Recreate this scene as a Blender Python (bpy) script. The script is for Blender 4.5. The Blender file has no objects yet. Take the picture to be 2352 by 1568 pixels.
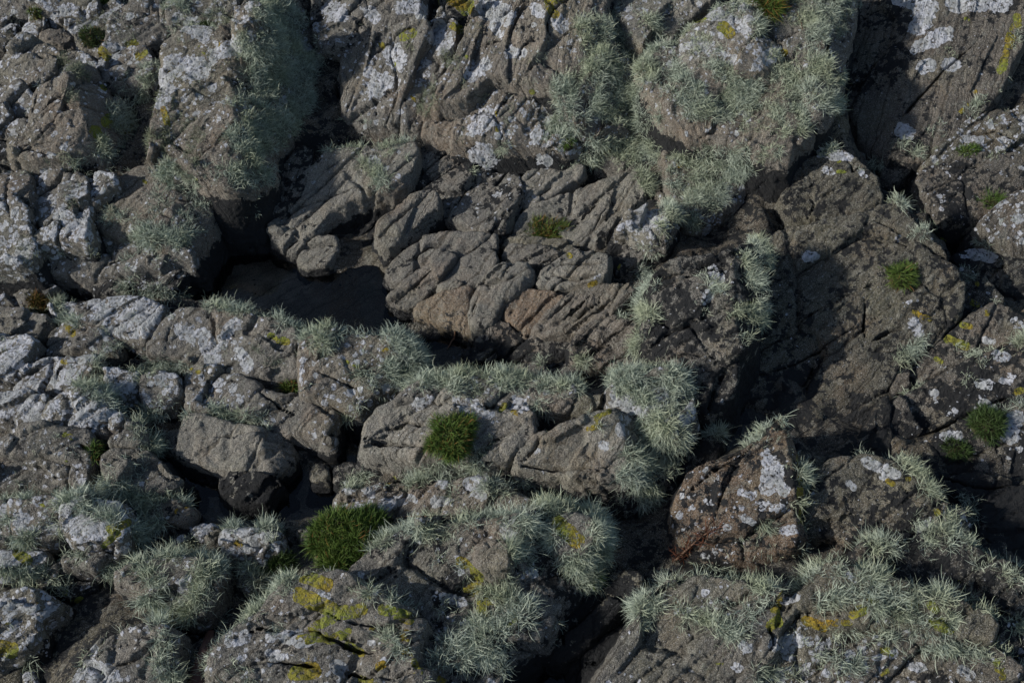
import bpy, math, random, time
import numpy as np
T0 = time.time()
C = bpy.context.scene.collection
rng = np.random.default_rng(7)

# ---------------------------------------------------------------- camera, sky, sun, exposure
CAM_H, PITCH, FPX = 3.2, math.radians(55), 2522.0        # FPX: focal length in units of a 2352 wide picture
sc = bpy.context.scene
cam = bpy.data.objects.new('camera', bpy.data.cameras.new('camera'))
C.objects.link(cam)
cam.location = (0, 0, CAM_H)
cam.rotation_euler = (math.pi/2 - PITCH, 0, 0)
cam.data.sensor_width = 36; cam.data.lens = 36*FPX/2352
cam.data.clip_end = 200
sc.camera = cam
SUN_EL, SUN_AZ = math.radians(29), math.radians(197)      # azimuth of the direction to the sun, counter-clockwise from +X
w = bpy.data.worlds.new('World'); sc.world = w; w.use_nodes = True
nt = w.node_tree
sky = nt.nodes.new('ShaderNodeTexSky'); sky.sky_type = 'NISHITA'; sky.sun_disc = False
sky.sun_elevation = SUN_EL; sky.sun_rotation = math.pi/2 - SUN_AZ
nt.links.new(sky.outputs[0], nt.nodes['Background'].inputs[0])
nt.nodes['Background'].inputs[1].default_value = 0.085
sun = bpy.data.objects.new('sun', bpy.data.lights.new('sun', 'SUN'))
C.objects.link(sun)
sun.data.energy = 3.9; sun.data.angle = math.radians(0.8); sun.data.color = (1, .95, .89)
sun.location = (-4, -1, 5)
import mathutils
sd = mathutils.Vector((math.cos(SUN_EL)*math.cos(SUN_AZ), math.cos(SUN_EL)*math.sin(SUN_AZ), math.sin(SUN_EL)))
sun.rotation_euler = sd.to_track_quat('Z', 'Y').to_euler()
sc.view_settings.view_transform = 'Standard'; sc.view_settings.look = 'None'
sc.view_settings.gamma = 1; sc.view_settings.exposure = 0.03

# ---------------------------------------------------------------- maths
CP, SP = math.cos(PITCH), math.sin(PITCH)
def rays(v):
    v = np.atleast_2d(np.asarray(v, float))
    a = (v[:, 0]-1176)/FPX; b = -(v[:, 1]-784)/FPX
    return np.stack([a, b*SP + CP, b*CP - SP], 1)          # camera looks along +Y and down
def on_z(v, z):
    d = rays(v); t = (z-CAM_H)/d[:, 2]
    return np.stack([d[:, 0]*t, d[:, 1]*t], 1)
def to_v(p):                                               # where a world point shows, in the same units
    x, y, z = p[:, 0], p[:, 1], p[:, 2]-CAM_H
    dep = y*CP - z*SP; up = y*SP + z*CP
    return np.stack([1176 + FPX*x/dep, 784 - FPX*up/dep], 1)
def pts(s): return [tuple(float(q) for q in a.split(',')) for a in s.split()]
def hit(v, f, ztop):                                       # first point where the line of sight meets height function f
    d = rays(v); zs = np.linspace(ztop, -.25, 260)
    t = (zs[None]-CAM_H)/d[:, 2:3]
    x = d[:, 0:1]*t; y = d[:, 1:2]*t
    below = zs[None] <= np.maximum(f(x, y), -.2)
    i = np.argmax(below, 1); r = np.arange(len(d))
    return np.stack([x[r, i], y[r, i], zs[i]], 1)

PERM = np.random.default_rng(3).random((64, 64, 64)).astype(np.float32)*2-1
def vnoise(p):
    i = np.floor(p).astype(np.int32); f = (p-i).astype(np.float32); f = f*f*(3-2*f)
    i &= 63; j = (i+1) & 63
    x0, y0, z0 = i[..., 0], i[..., 1], i[..., 2]; x1, y1, z1 = j[..., 0], j[..., 1], j[..., 2]
    fx, fy, fz = f[..., 0], f[..., 1], f[..., 2]
    def l(a, b, t): return a+(b-a)*t
    return l(l(l(PERM[x0, y0, z0], PERM[x1, y0, z0], fx), l(PERM[x0, y1, z0], PERM[x1, y1, z0], fx), fy),
             l(l(PERM[x0, y0, z1], PERM[x1, y0, z1], fx), l(PERM[x0, y1, z1], PERM[x1, y1, z1], fx), fy), fz)
def fbm(p, freq, octs, gain=.5):
    s = 0; a = 1
    for k in range(octs):
        s = s + a*vnoise(p*freq + 17.3*k); a *= gain; freq *= 2.03
    return s
SEEDR = np.random.default_rng(11).random((32, 32, 32, 7)).astype(np.float32)
def facets(p, size):                                       # broken planes: each Voronoi cell is its own tilted plane
    q = p/size; b = np.floor(q).astype(np.int32)
    best = np.full(len(q), 1e9, np.float32); out = np.zeros(len(q), np.float32)
    for dx in (-1, 0, 1):
        for dy in (-1, 0, 1):
            for dz in (-1, 0, 1):
                c = b + (dx, dy, dz); h = SEEDR[c[:, 0] & 31, c[:, 1] & 31, c[:, 2] & 31]
                r = q - c - h[:, :3]; d = (r*r).sum(1); m = d < best
                best[m] = d[m]
                out[m] = (((h[m, 3:6]-.5)*r[m]).sum(1)*1.9 + (h[m, 6]-.5)*.16)
    return out*size
def joints(p, size):                                       # distance to the joints between those cells, and the same tilted planes
    q = p/size; b = np.floor(q).astype(np.int32); n = len(q)
    f1 = np.full(n, 1e9, np.float32); f2 = f1.copy(); out = np.zeros(n, np.float32)
    for dx in (-1, 0, 1):
        for dy in (-1, 0, 1):
            c = b + (dx, dy, 0); h = SEEDR[c[:, 0] & 31, c[:, 1] & 31, c[:, 2] & 31]
            r = (q - c - h[:, :3])[:, :2]; d = np.sqrt((r*r).sum(1)); m = d < f1
            f2 = np.where(m, f1, np.minimum(f2, d)); f1 = np.where(m, d, f1)
            out = np.where(m, ((h[:, 3:5]-.5)*r).sum(1)*1.9 + (h[:, 6]-.5)*.22, out)
    return (f2-f1)*size*.5, out*size
def smax(a, b, r):
    h = np.clip(.5 + .5*(a-b)/r, 0, 1)
    return b + (a-b)*h + r*h*(1-h)
def sst(a, b, x):
    t = np.clip((x-a)/(b-a), 0, 1); return t*t*(3-2*t)
def seg_dist(x, y, a, b):
    ax, ay = a; bx, by = b; dx, dy = bx-ax, by-ay
    t = np.clip(((x-ax)*dx + (y-ay)*dy)/max(dx*dx+dy*dy, 1e-9), 0, 1)
    return np.hypot(x-ax-t*dx, y-ay-t*dy)
def poly_sd(x, y, P):
    d = np.full(x.shape, 1e9); ins = np.zeros(x.shape, bool)
    for k in range(len(P)):
        a, b = P[k-1], P[k]
        d = np.minimum(d, seg_dist(x, y, a, b))
        c = ((a[1] > y) != (b[1] > y)) & (x < (b[0]-a[0])*(y-a[1])/(b[1]-a[1]+1e-12) + a[0])
        ins ^= c
    return np.where(ins, -d, d)
def chaikin(P):
    P = np.asarray(P); Q = np.roll(P, -1, 0)
    return np.stack([P*.87+Q*.13, P*.13+Q*.87], 1).reshape(-1, 2)

def surface_nets(F, o, h):
    S = F < 0
    c = [S[i:F.shape[0]-1+i, j:F.shape[1]-1+j, k:F.shape[2]-1+k] for i in (0, 1) for j in (0, 1) for k in (0, 1)]
    n = sum(a.astype(np.int8) for a in c)
    act = (n > 0) & (n < 8)
    ix = np.argwhere(act); idx = np.full(act.shape, -1, np.int32); idx[act] = np.arange(len(ix))
    corner = np.array([(i, j, k) for i in (0, 1) for j in (0, 1) for k in (0, 1)])
    V8 = np.stack([F[ix[:, 0]+a, ix[:, 1]+b, ix[:, 2]+d] for a, b, d in corner], 1)
    acc = np.zeros((len(ix), 3)); cnt = np.zeros(len(ix))
    for a in range(8):
        for b in range(a+1, 8):
            if np.abs(corner[a]-corner[b]).sum() == 1:
                va, vb = V8[:, a], V8[:, b]; m = (va < 0) != (vb < 0)
                t = va[m]/(va[m]-vb[m])
                acc[m] += corner[a] + t[:, None]*(corner[b]-corner[a]); cnt[m] += 1
    v = (ix + acc/cnt[:, None])*h + o
    fs = []
    for ax in range(3):
        u, w_ = (ax+1) % 3, (ax+2) % 3
        A = [slice(None)]*3; B = [slice(None)]*3
        A[ax] = slice(0, -1); B[ax] = slice(1, None)
        for q in (u, w_): A[q] = slice(1, -1); B[q] = slice(1, -1)
        sa, sb = S[tuple(A)], S[tuple(B)]
        e = np.argwhere(sa != sb)
        if not len(e): continue
        flip = sa[tuple(e.T)]
        e[:, u] += 1; e[:, w_] += 1
        def g(du, dw):
            q = e.copy(); q[:, u] -= du; q[:, w_] -= dw
            return idx[q[:, 0], q[:, 1], q[:, 2]]
        Q = np.stack([g(1, 1), g(0, 1), g(0, 0), g(1, 0)], 1)
        Q[~flip] = Q[~flip][:, ::-1]
        fs.append(Q)
    return v, np.concatenate(fs)
def vnormals(v, f):
    n = np.cross(v[f[:, 2]]-v[f[:, 0]], v[f[:, 3]]-v[f[:, 1]])
    out = np.zeros_like(v)
    for k in range(4):
        for a in range(3): out[:, a] += np.bincount(f[:, k], n[:, a], len(v))
    return out/np.maximum(np.linalg.norm(out, axis=1, keepdims=True), 1e-12)

def mesh_obj(name, v, f, mat, parent=None, loc=(0, 0, 0), attrs=None, smooth=True):
    me = bpy.data.meshes.new(name)
    k = f.shape[1]
    me.vertices.add(len(v)); me.vertices.foreach_set('co', np.ascontiguousarray(v - np.asarray(loc), np.float32).ravel())
    me.loops.add(f.size); me.loops.foreach_set('vertex_index', np.ascontiguousarray(f, np.int32).ravel())
    me.polygons.add(len(f))
    me.polygons.foreach_set('loop_start', np.arange(0, f.size, k, dtype=np.int32))
    me.polygons.foreach_set('loop_total', np.full(len(f), k, np.int32))
    if smooth: me.polygons.foreach_set('use_smooth', np.ones(len(f), bool))
    me.update(calc_edges=True)
    for an, arr in (attrs or {}).items():
        a = me.attributes.new(an, 'FLOAT_COLOR', 'POINT')
        c4 = np.ones((len(v), 4), np.float32); c4[:, :arr.shape[1]] = arr
        a.data.foreach_set('color', c4.ravel())
    me.materials.append(mat)
    o = bpy.data.objects.new(name, me); C.objects.link(o)
    if parent is not None: o.parent = parent       # parent sits at loc: give local coordinates
    else: o.location = loc
    return o

# ---------------------------------------------------------------- materials
def newmat(n):
    m = bpy.data.materials.new(n); m.use_nodes = True
    return m, m.node_tree.nodes, m.node_tree.links, m.node_tree.nodes['Principled BSDF']
def mapr(N, L, src, a, b, c=0, d=1, clamp=True):
    n = N.new('ShaderNodeMapRange'); n.clamp = clamp
    L.new(src, n.inputs[0])
    for i, q in zip((1, 2, 3, 4), (a, b, c, d)):
        if hasattr(q, 'links'): L.new(q, n.inputs[i])
        else: n.inputs[i].default_value = q
    return n.outputs[0]
def math_(N, L, op, a, b=None, clamp=False):
    n = N.new('ShaderNodeMath'); n.operation = op; n.use_clamp = clamp
    for i, q in enumerate((a, b)):
        if q is None: continue
        if hasattr(q, 'links'): L.new(q, n.inputs[i])
        else: n.inputs[i].default_value = q
    return n.outputs[0]
def mixc(N, L, fac, a, b, mode='MIX'):
    n = N.new('ShaderNodeMix'); n.data_type = 'RGBA'; n.blend_type = mode
    for i, q in ((0, fac), (6, a), (7, b)):
        if hasattr(q, 'links'): L.new(q, n.inputs[i])
        elif i == 0: n.inputs[i].default_value = q
        else: n.inputs[i].default_value = (*q, 1)
    return n.outputs[2]
def tex_noise(N, L, vec, scale, detail=4, rough=.55, dist=0):
    n = N.new('ShaderNodeTexNoise'); n.inputs['Scale'].default_value = scale
    n.inputs['Detail'].default_value = detail; n.inputs['Roughness'].default_value = rough
    n.inputs['Distortion'].default_value = dist; L.new(vec, n.inputs['Vector'])
    return n
def rock_material(name='lichen_crusted_schist'):
    m, N, L, P = newmat(name)
    co = N.new('ShaderNodeNewGeometry').outputs['Position']
    at = N.new('ShaderNodeAttribute'); at.attribute_name = 'growth'
    tn = N.new('ShaderNodeAttribute'); tn.attribute_name = 'tint'
    sp = N.new('ShaderNodeSeparateColor'); L.new(at.outputs['Color'], sp.inputs[0])
    wm, ym, bm = sp.outputs[0], sp.outputs[1], sp.outputs[2]
    n1 = tex_noise(N, L, co, 9, 4, .6).outputs['Fac']
    n2 = tex_noise(N, L, co, 95, 4, .72).outputs['Fac']
    n3 = tex_noise(N, L, co, 300, 2, .7).outputs['Fac']
    # stone
    base = mixc(N, L, mapr(N, L, n1, .35, .68), tn.outputs['Color'], (.6, .63, .66), 'MULTIPLY')
    base = mixc(N, L, mapr(N, L, n2, .3, .75), base, (.52, .5, .46), 'MULTIPLY')
    rust = tex_noise(N, L, co, 5.3, 3, .6).outputs['Fac']
    base = mixc(N, L, math_(N, L, 'MULTIPLY', mapr(N, L, rust, .54, .70), .36), base, (.22, .145, .085))
    oli = tex_noise(N, L, co, 3.1, 3, .6).outputs['Fac']
    base = mixc(N, L, math_(N, L, 'MULTIPLY', mapr(N, L, oli, .5, .64), .28), base, (.17, .165, .095))
    gry = tex_noise(N, L, co, 26, 4, .65).outputs['Fac']
    base = mixc(N, L, math_(N, L, 'MULTIPLY', mapr(N, L, gry, .56, .62), .4), base, (.25, .25, .21))
    sc_ = mapr(N, L, n3, .3, .72, .5, 1.55, False)
    base = mixc(N, L, 1, base, sc_, 'MULTIPLY')
    fl = tex_noise(N, L, co, 420, 1, .5).outputs['Fac']
    base = mixc(N, L, mapr(N, L, fl, .58, .68), base, (.36, .35, .32))
    base = mixc(N, L, mapr(N, L, fl, .40, .33), base, (.06, .058, .055))
    # grain that follows the bedding of each block
    gw = tex_noise(N, L, co, 22, 3, .6).outputs['Fac']
    g1 = N.new('ShaderNodeTexNoise'); g1.noise_dimensions = '1D'; g1.inputs['Scale'].default_value = 1; g1.inputs['Detail'].default_value = 3
    L.new(math_(N, L, 'ADD', math_(N, L, 'MULTIPLY', tn.outputs['Alpha'], 95), math_(N, L, 'MULTIPLY', gw, 3.2)), g1.inputs['W'])
    grain = g1.outputs['Fac']
    base = mixc(N, L, mapr(N, L, grain, .42, .3), base, (.55, .53, .5), 'MULTIPLY')
    # warped coordinates for lichen rosettes
    wv = N.new('ShaderNodeVectorMath'); wv.operation = 'SCALE'; wv.inputs[3].default_value = .026
    nw = tex_noise(N, L, co, 50, 3, .65); L.new(nw.outputs['Color'], wv.inputs[0])
    wa = N.new('ShaderNodeVectorMath'); wa.operation = 'ADD'; L.new(co, wa.inputs[0]); L.new(wv.outputs[0], wa.inputs[1])
    def patches(scale, mask, rmax, off):
        a = N.new('ShaderNodeVectorMath'); a.operation = 'ADD'; a.inputs[1].default_value = (off, off*.7, off*1.3)
        L.new(wa.outputs[0], a.inputs[0])
        v = N.new('ShaderNodeTexVoronoi'); v.inputs['Scale'].default_value = scale; v.inputs['Randomness'].default_value = 1
        L.new(a.outputs[0], v.inputs['Vector'])
        s = N.new('ShaderNodeSeparateColor'); L.new(v.outputs['Color'], s.inputs[0])
        r = math_(N, L, 'MULTIPLY', math_(N, L, 'SUBTRACT', math_(N, L, 'MULTIPLY', mask, 1.25), math_(N, L, 'MULTIPLY', s.outputs[0], .85)), rmax)
        e = math_(N, L, 'SUBTRACT', r, v.outputs['Distance'])
        return e, s.outputs[1]
    e1, c1 = patches(22, wm, .66, 0); e2, c2 = patches(58, wm, .72, 4.1); e3, c3 = patches(36, wm, .6, 8.2)
    ew = math_(N, L, 'MAXIMUM', math_(N, L, 'MAXIMUM', e1, math_(N, L, 'MULTIPLY', e2, .7)), e3)
    wf = mapr(N, L, ew, 0, .03)
    wf = math_(N, L, 'MULTIPLY', wf, mapr(N, L, n2, .38, .44))
    dry = mixc(N, L, mapr(N, L, n2, .35, .7), (.40, .415, .45), (.62, .64, .70))
    rim = mapr(N, L, e1, .05, .16)
    dry = mixc(N, L, math_(N, L, 'MULTIPLY', rim, .45), dry, (.27, .28, .27))
    dry = mixc(N, L, math_(N, L, 'MULTIPLY', c1, .35), dry, (.27, .29, .24))
    # black crust in damp places and lower down, with recess shade painted into it
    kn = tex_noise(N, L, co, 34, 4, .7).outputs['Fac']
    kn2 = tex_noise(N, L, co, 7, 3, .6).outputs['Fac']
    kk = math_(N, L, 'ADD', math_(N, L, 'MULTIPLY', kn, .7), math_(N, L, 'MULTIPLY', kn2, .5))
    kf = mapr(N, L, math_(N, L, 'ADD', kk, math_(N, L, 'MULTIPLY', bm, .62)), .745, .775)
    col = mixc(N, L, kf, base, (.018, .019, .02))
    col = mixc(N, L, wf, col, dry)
    ey, cy = patches(24, ym, .95, 2.2)
    yf = mapr(N, L, ey, 0, .05)
    yf = math_(N, L, 'MULTIPLY', yf, mapr(N, L, n2, .36, .48))
    yc = mixc(N, L, mapr(N, L, rust, .42, .66), (.20, .225, .04), (.32, .20, .02))
    yc = mixc(N, L, 1, yc, sc_, 'MULTIPLY')
    col = mixc(N, L, yf, col, yc)
    L.new(col, P.inputs['Base Color'])
    wet = at.outputs['Alpha']
    ro = mapr(N, L, wet, 0, 1, .86, .22)
    ro = math_(N, L, 'ADD', ro, mapr(N, L, n2, .3, .7, -.08, .1, False), True)
    L.new(ro, P.inputs['Roughness'])
    P.inputs['Specular IOR Level'].default_value = .35
    hh = math_(N, L, 'ADD', math_(N, L, 'MULTIPLY', n2, 1.3), math_(N, L, 'MULTIPLY', n3, .4))
    hh = math_(N, L, 'ADD', hh, math_(N, L, 'MULTIPLY', mapr(N, L, grain, .3, .6), .55))
    hh = math_(N, L, 'ADD', hh, math_(N, L, 'MULTIPLY', gw, .5))
    hh = math_(N, L, 'ADD', hh, math_(N, L, 'MULTIPLY', wf, .28))
    hh = math_(N, L, 'ADD', hh, math_(N, L, 'MULTIPLY', yf, .3))
    b = N.new('ShaderNodeBump'); b.inputs['Strength'].default_value = 1; b.inputs['Distance'].default_value = .007
    L.new(hh, b.inputs['Height']); L.new(b.outputs[0], P.inputs['Normal'])
    return m
ROCK = rock_material()
def strand_material(name, c_lo, c_mid, c_hi, rough=.8):
    m, N, L, P = newmat(name)
    a = N.new('ShaderNodeAttribute'); a.attribute_name = 'strand'
    s = N.new('ShaderNodeSeparateColor'); L.new(a.outputs['Color'], s.inputs[0])
    c = mixc(N, L, s.outputs[1], c_mid, c_hi)
    co = N.new('ShaderNodeNewGeometry').outputs['Position']
    big = tex_noise(N, L, co, 6, 2, .5).outputs['Fac']
    c = mixc(N, L, mapr(N, L, big, .42, .62), c, (1.0, .97, .84), 'MULTIPLY')
    c = mixc(N, L, mapr(N, L, tex_noise(N, L, co, 24, 2, .5).outputs['Fac'], .5, .7, 0, .5), c, (.62, .66, .60), 'MULTIPLY')
    c = mixc(N, L, mapr(N, L, s.outputs[0], 0, .45), c_lo, c)  # root end darkened, painting shade between tufts into the strand colour
    L.new(c, P.inputs['Base Color']); P.inputs['Roughness'].default_value = rough
    P.inputs['Specular IOR Level'].default_value = .25
    return m
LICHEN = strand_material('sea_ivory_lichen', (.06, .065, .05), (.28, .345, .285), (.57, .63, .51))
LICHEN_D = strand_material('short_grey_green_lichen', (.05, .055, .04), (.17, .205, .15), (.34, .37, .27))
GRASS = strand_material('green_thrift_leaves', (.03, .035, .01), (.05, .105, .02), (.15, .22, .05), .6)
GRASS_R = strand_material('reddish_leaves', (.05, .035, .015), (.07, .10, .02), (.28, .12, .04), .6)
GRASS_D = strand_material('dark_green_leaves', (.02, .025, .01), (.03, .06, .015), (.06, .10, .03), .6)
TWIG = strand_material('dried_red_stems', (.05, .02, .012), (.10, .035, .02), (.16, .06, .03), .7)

def ribbons(root, dirs, length, width, segs=4, curl=.5, sag=.25, seed=0, taper=.45):
    """curved tapering straps; returns verts, quads, strand colours (height along, random, -)"""
    r = np.random.default_rng(seed); n = len(root)
    d = dirs/np.linalg.norm(dirs, axis=1, keepdims=True)
    side = np.cross(d, r.normal(size=(n, 3))); side /= np.linalg.norm(side, axis=1, keepdims=True)
    bend = r.normal(size=(n, 3))*curl; bend2 = r.normal(size=(n, 3))*curl*.9
    rnd = r.random(n); P = root.copy(); V = []; col = []
    step = (length/segs)[:, None]
    dd = d.copy()
    for k in range(segs+1):
        t = k/segs
        wd = (width*(1-(1-taper)*t))[:, None]*.5
        if k == segs: wd = wd*.4
        V += [P-side*wd, P+side*wd]
        c = np.stack([np.full(n, t), rnd, np.zeros(n)], 1); col += [c, c]
        dd = dd + bend*(1/segs)*(1 if k < segs/2 else 0) + bend2*(1/segs)*(0 if k < segs/2 else 1) + np.array([0, 0, -sag/segs])
        dd /= np.linalg.norm(dd, axis=1, keepdims=True)
        P = P + dd*step
    V = np.stack(V, 1); col = np.stack(col, 1); m = 2*(segs+1)
    q = np.array([[2*k, 2*k+1, 2*k+3, 2*k+2] for k in range(segs)])
    F = (np.arange(n)[:, None, None]*m + q[None]).reshape(-1, 4)
    return V.reshape(-1, 3), F, col.reshape(-1, 3)
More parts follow.
